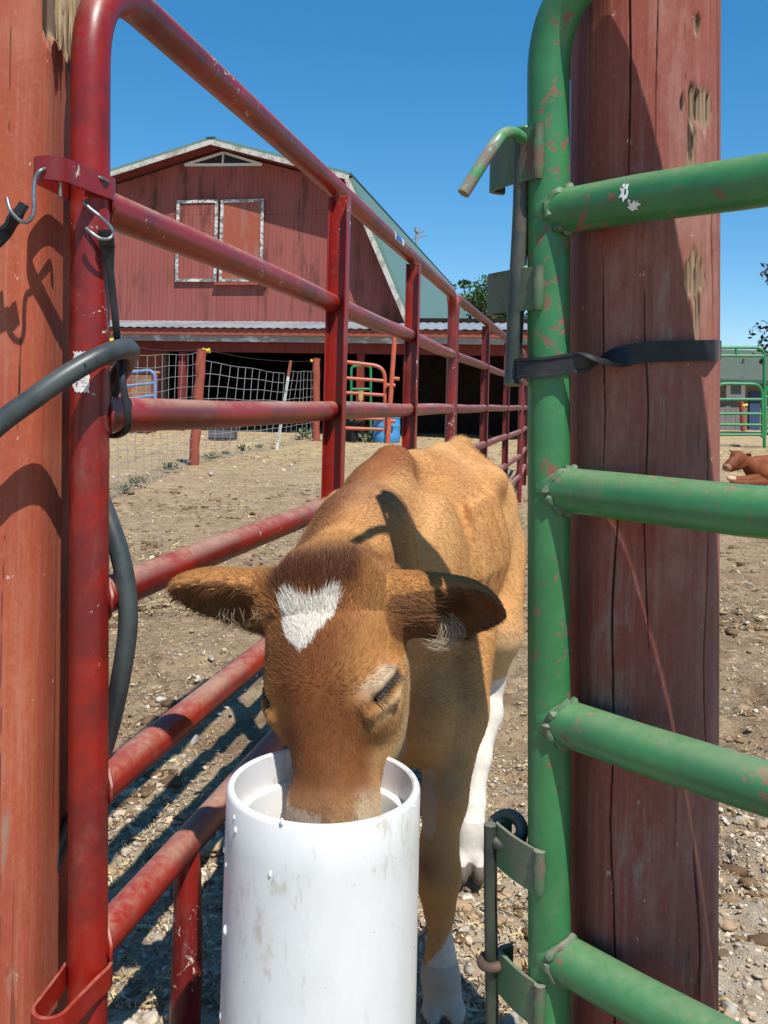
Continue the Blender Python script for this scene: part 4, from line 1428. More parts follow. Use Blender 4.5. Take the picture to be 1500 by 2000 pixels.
def tie_straps():
    # hook and strap leaving the picture at the left
    root = empty('rubber_strap', P(20, 440, 1.0), 'black rubber strap hooked to the red clamp by the left post', 'strap')
    m = MB(); yb = 1.03
    m.sweep(bez([P(48, 398, yb), P(30, 425, yb), P(8, 455, yb + .01), P(-60, 530, yb + .02), P(-130, 590, 1.065), P(-196, 640, 1.13), P(-206, 650, 1.21)], 6), [(-.0085, -.003), (-.0085, .003), (.0085, .003), (.0085, -.003)], Vector((.75, -.2, .65)), False, False)
    m.build('strap', M_RUBBER, root, bevel=.001)
    m = MB(); m.tube(bez([P(118, 385, 1.085), P(116, 352, 1.085), P(104, 333, 1.06), P(84, 331, 1.035), P(70, 345, 1.03), P(66, 375, 1.028), P(66, 408, 1.026), P(60, 428, 1.024), P(46, 434, 1.024), P(32, 425, 1.026), P(20, 410, 1.03), P(14, 388, 1.036)], 6), .0024, 10)
    m.build('hook', M_STEEL, root)
    # hook and strap from the clamp down to the third rail
    root = empty('rubber_strap', P(212, 480, 1.1), 'thin black rubber strap hooked under the clamp and looped round the rail', 'strap')
    yc = 1.104
    m = MB(); m.tube(bez([P(170, 345, 1.106), P(184, 344, 1.107), P(206, 352, 1.117), P(216, 364, 1.15), P(196, 392, 1.16), P(165, 392, 1.105), P(172, 404, 1.10), P(194, 422, 1.10), P(214, 441, 1.106), P(220, 454, 1.108), P(214, 466, 1.105), P(196, 466, 1.098), P(180, 456, 1.096), P(168, 446, 1.098)], 6), .0024, 10)
    m.build('hook', M_STEEL, root)
    path = bez([P(207, 450, 1.107), P(208, 472, 1.112), P(212, 500, 1.118), P(220, 570, 1.128), P(227, 640, 1.135), P(232, 690, 1.15), P(237, 730, 1.13), P(244, 775, 1.128), P(250, 812, 1.13), P(247, 838, 1.14), P(230, 850, 1.16), P(208, 850, 1.17)], 6)
    n = len(path); m = MB()
    hw = [.0095 if i < 9 else (.0095 - .005 * min(1, (i - 9) / 6)) for i in range(n)]
    for i in range(n): pass
    base = len(m.v)
    for i, p in enumerate(path):
        t = (path[min(i + 1, n - 1)] - path[max(i - 1, 0)]).normalized()
        X = Vector((1, .25, 0)); X = (X - t * X.dot(t)).normalized(); Y_ = t.cross(X)
        tk = .0055 if i < 9 else .0035
        for k in range(12):
            a = k / 12 * 2 * math.pi
            ca, sa = math.cos(a), math.sin(a)
            m.v.append(p + X * (math.copysign(abs(ca) ** .6, ca) * hw[i]) + Y_ * (math.copysign(abs(sa) ** .6, sa) * tk))
    for i in range(n - 1):
        for k in range(12): m.face((base + i * 12 + k, base + i * 12 + (k + 1) % 12, base + (i + 1) * 12 + (k + 1) % 12, base + (i + 1) * 12 + k), True)
    m.face([base + k for k in reversed(range(12))]); m.face([base + (n - 1) * 12 + k for k in range(12)])
    m.build('strap', M_RUBBER, root)


tie_straps()


# ------------------------------------------------------------------ white bucket
BY = 1.085
bc = P(633, 1526, BY); BZ = bc.z; BR = 188 / F * BY


def bucket():
    root = empty('bucket', Vector((bc.x, BY, 0)), 'tall white plastic feeding bucket with the calf drinking from it', 'bucket')
    t = NT('white pvc with scuffs')
    n1 = t.noise(9, 6, .7, xyz=(1, 1, .5)); n2 = t.noise(60, 5, .75, xyz=(1, 1, .35))
    c = t.mix(t.ramp(n1, .35, .7), (.70, .70, .70), (.63, .63, .615))
    c = t.mix(t.math('MULTIPLY', t.ramp(t.math('ADD', t.math('MULTIPLY', n1, .5), t.math('MULTIPLY', n2, .5)), .535, .63), .6), c, (.42, .36, .27))
    c = t.mix(t.ramp(t.noise(130, 3, .6, dist=.6), .72, .735), c, (.3, .25, .2))
    t.bump(n2, .06, .001)
    mt = t.out(c, .32, .5)
    cc = Vector((bc.x, BY, 0)); th = .0095
    m = MB(); pr = [(0, .02), (BR * .99, .02), (BR * 1.02, .03)]
    pr += [(BR * (1.02 - .02 * k / 10), .03 + (BZ - .035) * k / 10) for k in range(1, 11)]
    pr += [(BR - .002, BZ - .001), (BR - .004, BZ), (BR - th + .002, BZ), (BR - th, BZ - .002), (BR - th - .001, BZ - .04), (BR - th, .06), (0, .06)]
    m.lathe(cc, pr, 128); m.build('body', mt, root)
    # step moulded inside, with a slightly tilted liner rim
    m = MB(); r2 = BR - th - .0012
    m.lathe(cc, [(r2, BZ - .040), (r2 - .009, BZ - .042), (r2 - .010, BZ - .046), (r2 - .011, .20), (r2, .19)], 128)
    m.build('inner_ring', mt, root)
    m = MB(); m.lathe(cc, [(r2 - .012, .36), (r2 * .5, .361), (0.001, .361)], 64); mk = m.build('milk', simple('milk', (.80, .77, .70), (.78, .75, .68), .25, 3), root)
    # milk drops running down the outside
    v, f = ico(2); md = simple('milk drops', (.82, .82, .8), None, .12, 3)
    for (px, py, s) in ((450, 1660, 1.), (461, 1818, 1.5), (458, 1690, .7), (455, 1985, 1.4), (480, 1622, .9), (476, 1597, .6), (571, 1606, 1.0), (552, 1708, .9), (806, 1575, .5)):
        sx = (px - 633) / 188; sx = max(-.985, min(.985, sx))
        q = Vector((bc.x + sx * BR * 1.004, BY - math.sqrt(1 - sx * sx) * BR * 1.004, P(px, py, BY - math.sqrt(1 - sx * sx) * BR).z))
        m = MB(); n = 0
        for a in v: m.v.append(q + Vector((a[0] * .0022 * s, a[1] * .0022 * s, a[2] * .0048 * s * (1.0 if a[2] > 0 else .8))))
        for a in f: m.face([n + int(k) for k in a], True)
        m.build('milk_drop', md, root)


bucket()

# ------------------------------------------------------------------ animals: one continuous surface each, grown from a distance field
class SDF:
    def __init__(s, lo, hi, h):
        s.o = np.array(lo, float); s.h = h
        s.n = np.ceil((np.array(hi) - s.o) / h).astype(int) + 1
        s.f = np.full(s.n, 1.0, np.float32)

    def region(s, lo, hi):
        a = np.clip(np.floor((np.array(lo) - s.o) / s.h).astype(int), 0, s.n - 1)
        b = np.clip(np.ceil((np.array(hi) - s.o) / s.h).astype(int) + 1, 1, s.n)
        ax = [s.o[i] + s.h * np.arange(a[i], b[i]) for i in range(3)]
        X, Y, Z = np.meshgrid(*ax, indexing='ij')
        return tuple(slice(a[i], b[i]) for i in range(3)), np.stack([X, Y, Z], -1).astype(np.float32)

    def put(s, sl, d, k, sub=False):
        f = s.f[sl]
        if sub: d = -d; f2 = -f
        else: f2 = f
        if k > 0:
            h = np.clip(.5 + .5 * (d - f2) / k, 0, 1) if not sub else np.clip(.5 + .5 * (d - f2) / k, 0, 1)
            if not sub: r = d * (1 - h) + f * h - k * h * (1 - h)
            else:
                h = np.clip(.5 - .5 * (d - f) / k, 0, 1)
                r = d * (1 - h) + f * h + k * h * (1 - h)
        else: r = np.maximum(d, f) if sub else np.minimum(d, f)
        s.f[sl] = r

    def cap(s, a, b, ra, rb, k=.03, sub=False):
        a = np.array(a[:], float); b = np.array(b[:], float); m = max(ra, rb) + k + 3 * s.h
        sl, p = s.region(np.minimum(a, b) - m, np.maximum(a, b) + m)
        ab = b - a; t = np.clip(((p - a) @ ab) / (ab @ ab), 0, 1)
        d = np.linalg.norm(p - a - t[..., None] * ab, axis=-1) - (ra + (rb - ra) * t)
        s.put(sl, d.astype(np.float32), k, sub)

    def chain(s, pts, rs, k=.03):
        for i in range(len(pts) - 1): s.cap(pts[i], pts[i + 1], rs[i], rs[i + 1], k)

    def ell(s, c, r, M=None, k=.03, sub=False):
        """M: 3 unit axes (rows) of the radii r"""
        c = np.array(c[:], float); r = np.array(r, float); m = r.max() + k + 3 * s.h
        sl, p = s.region(c - m, c + m)
        q = p - c
        if M is not None: q = q @ np.array(M, float).T
        k0 = np.linalg.norm(q / r, axis=-1); k1 = np.linalg.norm(q / r ** 2, axis=-1)
        d = np.where(k1 > 1e-6, k0 * (k0 - 1) / np.maximum(k1, 1e-6), -r.min())
        s.put(sl, d.astype(np.float32), k, sub)

    def cup(s, c, r, M, c2, r2, k=.02):
        """an ear: ellipsoid hollowed by a second one"""
        c = np.array(c[:], float); m = max(r) + k + 3 * s.h
        sl, p = s.region(c - m, c + m)
        def e(c, r):
            q = (p - np.array(c[:], float)) @ np.array(M, float).T
            # pointed towards the tip
            tip = 1 - .35 * np.clip(q[..., 0] / r[0], 0, 1) ** 2
            q = np.stack([q[..., 0], q[..., 1] / tip, q[..., 2]], -1); r = np.array(r)
            k0 = np.linalg.norm(q / r, axis=-1); k1 = np.linalg.norm(q / r ** 2, axis=-1)
            return k0 * (k0 - 1) / np.maximum(k1, 1e-6)
        d = np.maximum(e(c, r), -e(c2, r2))
        s.put(sl, d.astype(np.float32), k)

    def hit(s, px, py, t0=.95, t1=1.5):
        d = npv(ray(px, py)); c = np.array([0, 0, H])
        t = np.arange(t0, t1, .0008); p = c + d * t[:, None]
        i = np.round((p - s.o) / s.h).astype(int); i = np.clip(i, 0, s.n - 1)
        k = np.argmax(s.f[i[:, 0], i[:, 1], i[:, 2]] < 0)
        return Vector(p[k])

    def floor(s, z):
        Z = s.o[2] + s.h * np.arange(s.n[2])
        s.f = np.maximum(s.f, (z - Z)[None, None, :].astype(np.float32))

    def nets(s):
        """naive surface nets"""
        f = s.f; S = f < 0
        n = np.array(f.shape) - 1
        cnt = np.zeros(n, np.uint8)
        for dx in (0, 1):
            for dy in (0, 1):
                for dz in (0, 1): cnt += S[dx:dx + n[0], dy:dy + n[1], dz:dz + n[2]]
        act = np.argwhere((cnt > 0) & (cnt < 8))
        cs = [(0, 0, 0), (1, 0, 0), (0, 1, 0), (1, 1, 0), (0, 0, 1), (1, 0, 1), (0, 1, 1), (1, 1, 1)]
        val = np.stack([f[act[:, 0] + c[0], act[:, 1] + c[1], act[:, 2] + c[2]] for c in cs], 1)
        acc = np.zeros((len(act), 3)); num = np.zeros(len(act))
        for i, j in ((0, 1), (2, 3), (4, 5), (6, 7), (0, 2), (1, 3), (4, 6), (5, 7), (0, 4), (1, 5), (2, 6), (3, 7)):
            a, b = val[:, i], val[:, j]; m = (a < 0) != (b < 0)
            t = np.where(m, a / np.where(m, a - b, 1), 0)[:, None]
            acc += np.where(m[:, None], np.array(cs[i]) * (1 - t) + np.array(cs[j]) * t, 0); num += m
        V = s.o + s.h * (act + acc / num[:, None])
        idx = np.full(n, -1, np.int64); idx[tuple(act.T)] = np.arange(len(act))
        quads = []
        for ax in range(3):
            o1, o2 = [(1, 2), (2, 0), (0, 1)][ax]
            sh = list(f.shape); sh[ax] -= 1
            a = [slice(None)] * 3; b = [slice(None)] * 3
            a[ax] = slice(0, -1); b[ax] = slice(1, None)
            ch = S[tuple(a)] != S[tuple(b)]
            e = np.argwhere(ch)
            ok = (e[:, o1] > 0) & (e[:, o2] > 0) & (e[:, o1] < n[o1]) & (e[:, o2] < n[o2])
            e = e[ok]
            d1 = np.zeros(3, int); d1[o1] = 1; d2 = np.zeros(3, int); d2[o2] = 1
            q = np.stack([idx[tuple((e - d1 - d2).T)], idx[tuple((e - d2).T)], idx[tuple(e.T)], idx[tuple((e - d1).T)]], 1)
            flip = ~S[tuple(e.T)]
            q[flip] = q[flip][:, ::-1]
            quads.append(q)
        return V, np.concatenate(quads)


def body_mesh(name, V, Q, colors, mat, parent=None):
    me = bpy.data.meshes.new(name)
    n = len(V)
    me.vertices.add(n); me.vertices.foreach_set('co', V.ravel().astype(np.float32))
    me.loops.add(Q.size); me.loops.foreach_set('vertex_index', Q.ravel().astype(np.int32))
    me.polygons.add(len(Q)); me.polygons.foreach_set('loop_start', (np.arange(len(Q)) * 4).astype(np.int32))
    me.polygons.foreach_set('use_smooth', np.ones(len(Q), bool))
    me.update(calc_edges=True); me.validate()
    a = me.attributes.new('tint', 'FLOAT_COLOR', 'POINT')
    a.data.foreach_set('color', np.concatenate([colors, np.ones((n, 1))], 1).ravel().astype(np.float32))
    return link_mesh(name, me, mat, parent)


def smooth(V, Q, it=2, lam=.5):
    n = len(V)
    for _ in range(it):
        acc = np.zeros((n, 3)); c = np.zeros(n)
        for i in range(4):
            a, b = Q[:, i], Q[:, (i + 1) % 4]
            np.add.at(acc, a, V[b]); np.add.at(c, a, 1)
            np.add.at(acc, b, V[a]); np.add.at(c, b, 1)
        V = V * (1 - lam) + lam * acc / np.maximum(c, 1)[:, None]
    return V


def npv(v): return np.array(v[:], float)


# ---- the drinking calf
HP = P(606, 1118, 1.165); HM = P(622, 1600, 1.085)
HL_ = (HM - HP).normalized()
HU = Vector((-.33, -.92, .2)); HU = (HU - HL_ * HU.dot(HL_)).normalized()
HS = HU.cross(HL_).normalized()
HMAT = np.array([HL_[:], HS[:], HU[:]])


def hd(l, s, u): return HP + HL_ * l + HS * s + HU * u


BA = Vector((.298, .954, 0)).normalized(); BS = Vector((BA.y, -BA.x, 0))
W0 = Vector((.012, 1.66, 0))
BMAT = np.array([BA[:], BS[:], (0, 0, 1)])


def bd(a, s, z): return W0 + BA * a + BS * s + UPZ * z


EAR_L = dict(c=P(432, 1146, 1.19), ax=None)


def ear_frame(base, tip, n):
    ax = (tip - base).normalized(); n = Vector(n); n = (n - ax * n.dot(ax)).normalized(); w_ = n.cross(ax)
    return ax, w_, n


EYES = []


def calf():
    h = .0046
    g = SDF((-.36, .93, -.03), (.52, 2.42, 1.0), h)
    # body
    g.ell(bd(.27, 0, .675), (.33, .148, .205), BMAT, .02)
    g.ell(bd(.40, 0, .67), (.20, .157, .19), BMAT, .05)
    g.ell(bd(-.02, 0, .655), (.17, .118, .20), BMAT, .06)
    g.chain([bd(-.06, 0, .852), bd(.02, 0, .882), bd(.18, 0, .862), bd(.42, 0, .868), bd(.56, 0, .872)], [.03, .026, .026, .028, .03], .05)
    g.ell(bd(.53, 0, .75), (.15, .15, .14), BMAT, .05)
    for s in (-1, 1):
        g.ell(bd(.42, s * .115, .828), (.05, .035, .03), BMAT, .05)
        g.ell(bd(.00, s * .098, .66), (.095, .042, .17), BMAT, .05)
        g.ell(bd(-.08, s * .085, .62), (.06, .05, .08), BMAT, .05)
        g.ell(bd(.54, s * .100, .62), (.12, .060, .18), BMAT, .05)
        # ribs, just readable
        for k in range(4):
            g.cap(bd(.14 + k * .07, s * .128, .80), bd(.16 + k * .075, s * .151, .66), .008, .007, .03)
    g.cap(bd(.60, 0, .85), bd(.655, 0, .84), .035, .028, .04)                 # tail head
    g.chain([bd(.655, 0, .84), bd(.69, 0, .72), bd(.70, .01, .50), bd(.695, .015, .36)], [.024, .017, .014, .022], .02)
    g.ell(bd(.645, -.01, .885), (.05, .03, .032), BMAT, .03)
    # neck
    nb = hd(.055, 0, -.12)
    g.chain([nb, P(690, 1120, 1.41), bd(-.05, 0, .72)], [.074, .084, .105], .06)
    g.chain([hd(.015, 0, -.085), P(712, 1030, 1.40), bd(-.05, 0, .835)], [.055, .055, .05], .05)
    g.cap(hd(.12, 0, -.16), bd(-.12, 0, .58), .055, .10, .06)
    g.ell(P(812, 1395, 1.52), (.07, .08, .085), None, .05)                   # brisket
    # head
    g.ell(hd(.085, 0, -.075), (.105, .086, .085), HMAT, .03)
    g.ell(hd(.105, 0, -.035), (.085, .068, .042), HMAT, .04)
    g.ell(hd(.005, 0, -.045), (.04, .060, .045), HMAT, .03)
    g.cap(hd(.15, 0, -.062), hd(.27, 0, -.047), .066, .046, .04)
    for s in (-1, 1):
        g.ell(hd(.158, s * .058, -.055), (.046, .034, .036), HMAT, .03)       # brow
        g.ell(hd(.165, s * .045, -.118), (.085, .036, .05), HMAT, .04)        # cheek
        g.ell(hd(.292, s * .026, -.040), (.034, .026, .030), HMAT, .025)      # nostril rim
        g.ell(hd(.325, s * .034, -.022), (.012, .009, .010), HMAT, .008, True)
    g.ell(hd(.298, 0, -.05), (.040, .050, .045), HMAT, .03)
    g.cap(hd(.13, 0, -.135), hd(.285, 0, -.085), .052, .036, .04)             # lower jaw
    g.ell(hd(.235, 0, .0), (.07, .022, .02), HMAT, .0, True) if False else None
    # eyes: a heavy upper lid over a slit, found on the grown surface of the face
    E1, Em, E2 = g.hit(706, 1378), g.hit(746, 1330), g.hit(777, 1292)
    ex = (E2 - E1).normalized(); en = (Em - hd(.16, 0, -.075)); en = (en - ex * en.dot(ex)).normalized(); ew = en.cross(ex)
    if ew.dot(HS) < 0: ew = -ew                      # towards the cheek
    EYES.clear()
    def mir(p):
        q = p - HP
        return HP + HL_ * q.dot(HL_) - HS * q.dot(HS) + HU * q.dot(HU)
    for m_ in (lambda p: p, mir):
        o = m_(Vector((0, 0, 0)))
        vx = (m_(ex) - o).normalized(); vn = (m_(en) - o).normalized(); vw = (m_(ew) - o).normalized()
        c = m_(Em) + vw * .011
        M = np.array([vx[:], vw[:], vn[:]])
        g.ell(c - vn * .004, (.030, .0105, .016), M, .008, True)
        if m_ is mir: c = c - vn * .012
        k_in = vn * (-.016 if m_ is mir else 0)
        lid = [m_(E1) + vw * .000, m_(Em) - vx * .012 - vw * .003 + vn * .003, m_(Em) + vx * .010 - vw * .002 + vn * .004, m_(E2) + vw * .004]
        g.chain([q + k_in for q in lid], [.005, .0085, .0085, .005], .010)
        g.chain([m_(E1) + vw * .016, c + vw * .013, m_(E2) + vw * .014], [.005, .007, .005], .012)
        EYES.append((c - vn * .012, vx, vw, vn))
    # ears
    for side, (base, tip, n, L_, W_, D_) in {-1: (hd(.035, -.070, -.075), P(331, 1148, 1.20), (.10, -.62, -.72), .090, .050, .034), 1: (hd(.035, .075, -.085), P(982, 1206, 1.275), (.02, -.80, -.55), .090, .056, .034)}.items():
        ax, w_, n = ear_frame(base, tip, n)
        c = tip - ax * L_ * .98
        M = np.array([ax[:], w_[:], n[:]])
        g.cup(c, (L_, W_, D_), M, c + n * .014 + ax * .004, (L_ * .93, W_ * .86, D_ * .9), .022)
        g.cap(base, c - ax * L_ * .55 - n * .004, .032, .026, .04)
    # legs
    fl = [P(900, 1230, 1.63), P(886, 1390, 1.56), P(868, 1560, 1.485), P(856, 1665, 1.455), P(855, 1712, 1.45), P(858, 1770, 1.447), P(860, 1860, 1.442), P(860, 1905, 1.438), P(866, 1945, 1.428)]
    fr = [.065, .057, .035, .0285, .034, .0215, .0190, .0275, .026]
    hl = [P(955, 1075, 2.14), P(962, 1230, 2.00), P(951, 1325, 2.06), P(948, 1392, 2.04), P(936, 1480, 1.985), P(926, 1570, 1.945), P(920, 1625, 1.92), P(916, 1668, 1.90)]
    hr = [.088, .066, .038, .036, .0235, .0215, .028, .026]
    offs = {'f': Vector((-.205, .03, 0)), 'h': Vector((-.195, .10, 0))}
    hoof = []
    for pts, rs, o in ((fl, fr, 'f'), (hl, hr, 'h')):
        for mir in (0, 1):
            q = [p + (offs[o] if mir else Vector()) for p in pts]
            g.chain(q, rs, .022)
            e = q[-1]
            for s in (-1, 1):
                c = Vector((e.x, e.y - .014, .024)) + Vector((s * .0185, -.006, 0))
                g.ell(c, (.0175, .036, .030), None, .008)
                g.cap(e + Vector((s * .010, 0, -.005)), c + Vector((0, .008, .012)), .018, .016, .012)
                hoof.append(c)
            if o == 'f': g.ell(q[4] + Vector((0, -.012, .0)), (.024, .018, .032), None, .02)
    g.floor(-.006)
    V, Q = g.nets()
    V = smooth(V, Q, 2, .5)
    # lumps of flesh and hair clumping
    return V, Q, hoof, (fl, hl, offs)


def head_local(p):
    q = (p - npv(HP)) @ HMAT.T
    return q[:, 0], q[:, 1], q[:, 2]


def body_local(p):
    q = (p - npv(W0)) @ BMAT.T
    return q[:, 0], q[:, 1], q[:, 2]


def inpoly(x, y, poly):
    r = np.zeros(len(x), bool); n = len(poly); j = n - 1
    for i in range(n):
        xi, yi = poly[i]; xj, yj = poly[j]
        c = ((yi > y) != (yj > y)) & (x < (xj - xi) * (y - yi) / (yj - yi + 1e-12) + xi)
        r ^= c; j = i
    return r


def is_head(p):
    l, s, u = head_local(p)
    return sstep(-.17, -.13, u) * sstep(-.06, -.02, l)


def calf_color(p, nrm, hoof, rnd=None):
    """coat pattern"""
    N = len(p)
    l, s, u = head_local(p); a, bs, z = body_local(p)
    n1 = fbm(p * 9, 3, 4); n2 = fbm(p * 40, 2, 8)
    tan = np.array([.52, .262, .095]); gold = np.array([.60, .345, .145]); brown = np.array([.175, .062, .021]); dark = np.array([.085, .030, .014])
    cream = np.array([.56, .42, .24]); white = np.array([.66, .61, .53])
    def mixc(c, m, d): return c * (1 - m[:, None]) + d * m[:, None]
    c = np.tile(tan, (N, 1))
    c = mixc(c, sstep(-.2, .5, n1) * .6, gold)
    c = mixc(c, sstep(.06, .02, np.abs(bs + .02 * n1)) * sstep(.75, .84, z) * sstep(.14, -.05, a) * (p[:, 1] > 1.30) * .75, np.array([.24, .085, .03]))
    # darker saddle along the neck crest and withers
    wd = np.exp(-(((a + .02) / .10) ** 2 + (bs / .06) ** 2)) * sstep(.76, .86, z) * (p[:, 1] > 1.3)
    c = mixc(c, np.clip(wd * .8, 0, 1), np.array([.23, .075, .028]))
    nk = np.exp(-(((p[:, 1] - 1.38) / .06) ** 2)) * sstep(.80, .86, z + .02 * n1) * (p[:, 1] > 1.27)
    c = mixc(c, np.clip(nk * .55, 0, 1), np.array([.18, .075, .05]))
    # belly, chest and insides of the legs pale
    c = mixc(c, sstep(.56, .44, z + .03 * n1) * sstep(-.05, .1, a) * .8, cream)
    c = mixc(c, sstep(-.02, -.15, a) * sstep(.66, .52, z) * sstep(.06, .0, np.abs(bs - .01)) * .7, cream)
    # head
    H_ = (sstep(-.19, -.15, u) * sstep(-.05, -.01, l) * (p[:, 1] < 1.34))
    hc = np.tile(brown, (N, 1))
    hc = mixc(hc, sstep(.12, .02, l + .04 * n1) * .45, np.array([.30, .12, .038]))
    hc = mixc(hc, sstep(.034, .082, np.abs(s) + .015 * n1) * .8, np.array([.40, .19, .065]))
    hc = mixc(hc, np.exp(-((l - .15) / .035) ** 2 - (s / .03) ** 2) * .5, np.array([.20, .068, .022]))
    hc = mixc(hc, sstep(-.035, -.085, u + .012 * n1) * sstep(.02, .08, l) * .85, np.array([.50, .29, .12]))
    hc = mixc(hc, sstep(-.085, -.12, u + .012 * n1) * sstep(.04, .10, l) * .8, cream)
    hc = mixc(hc, sstep(.245, .305, l + .012 * n1) * .75, np.array([.42, .24, .105]))
    hc = mixc(hc, sstep(.23, .29, l + .02 * n2) * sstep(-.2, .4, fbm(p * 70, 3, 51)) * .6, np.array([.16, .085, .045]))
    hc = mixc(hc, sstep(.285, .315, l + .01 * n2) * .5, np.array([.40, .29, .19]))
    hc = mixc(hc, sstep(.255, .29, l) * sstep(.038, .050, np.abs(s) + .004 * n2) * .7, np.array([.55, .44, .30]))
    # dark topknot
    hc = mixc(hc, sstep(.040, .014, l + .010 * n1 + .006 * n2 + .15 * np.maximum(np.abs(s + .008) - .045, 0)) * sstep(-.11, -.06, u) * sstep(.072, .055, np.abs(s + .005)), dark * 1.25)
    for ec_, vx, vw, vn in EYES[:1]:
        q = p - npv(ec_); qx, qw, qn = q @ npv(vx), q @ npv(vw), q @ npv(vn)
        lidm = np.exp(-((qx / .030) ** 4)) * sstep(-.030, -.019, qw + .004 * n2) * sstep(-.002, -.010, qw) * (qn > -.02)
        hc = mixc(hc, np.clip(lidm * .8, 0, 1), np.array([.50, .39, .27]))
        slit = np.exp(-((qx / .030) ** 4)) * np.exp(-((qw + .002) / .007) ** 2) * (qn > -.02)
        hc = mixc(hc, np.clip(slit * 1.3, 0, 1), np.array([.03, .02, .018]))
        low = np.exp(-((qx / .035) ** 4)) * sstep(.008, .014, qw) * sstep(.040, .022, qw) * (qn > -.03)
        hc = mixc(hc, np.clip(low * .6, 0, 1), np.array([.55, .40, .22]))
    c = mixc(c, H_, hc)
    wob = .006 * fbm(p * 60, 3, 19); wob2 = .006 * fbm(p * 60, 3, 29)
    bl = inpoly(l + wob, s + wob2, BLAZE) & (u > -.05)
    c[bl & (H_ > .5)] = white
    # ears: dark inside
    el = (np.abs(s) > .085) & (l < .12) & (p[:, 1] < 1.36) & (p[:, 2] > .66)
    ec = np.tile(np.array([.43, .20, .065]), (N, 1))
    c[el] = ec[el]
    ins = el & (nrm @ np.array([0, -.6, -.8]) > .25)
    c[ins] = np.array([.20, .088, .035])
    rimm = el & (np.abs(l - .03) > .5)
    # white legs
    x = p[:, 0]; y = p[:, 1]
    hind = (y > 1.75) & (z < .385 + .025 * n1)
    c[hind] = white
    # knee scar and front stockings
    fz = z + .012 * n1
    fm = (y < 1.62) & (z < .5)
    st = fm & (fz < np.where(x > 0, .105 + 1.3 * (x - .09), .115))
    c[st] = white * np.array([.95, .9, .82])
    ins_l = fm & (((nrm @ np.array([-.85, -.4, 0])) > .62 + .2 * n1)) & (z > .30)
    c[ins_l] = c[ins_l] * .6 + white * .3
    kn = fm * np.exp(-((z - .262) / .022) ** 2 - ((x - .087) / .016) ** 2) * (nrm[:, 1] < -.3)
    c *= (1 - .45 * kn * (1 + .5 * n2))[:, None]
    hf = np.zeros(N, bool)
    for q in hoof:
        hf |= (np.abs(x - q.x) < .03) & (np.abs(y - q.y) < .055) & (z < .042)
    c[hf] = np.array([.13, .105, .085])
    dirt = (z < .11) & ~hf
    c[dirt] *= (.8 + .25 * n1[dirt])[:, None]
    c *= (1 + .10 * n2)[:, None]
    return np.clip(c, .004, .9), hf


BLAZE = [(.024, -.036), (.034, -.002), (.026, .034), (.040, .042), (.060, .030), (.080, .010), (.098, -.008), (.090, -.022), (.072, -.034), (.050, -.040), (.034, -.044)]


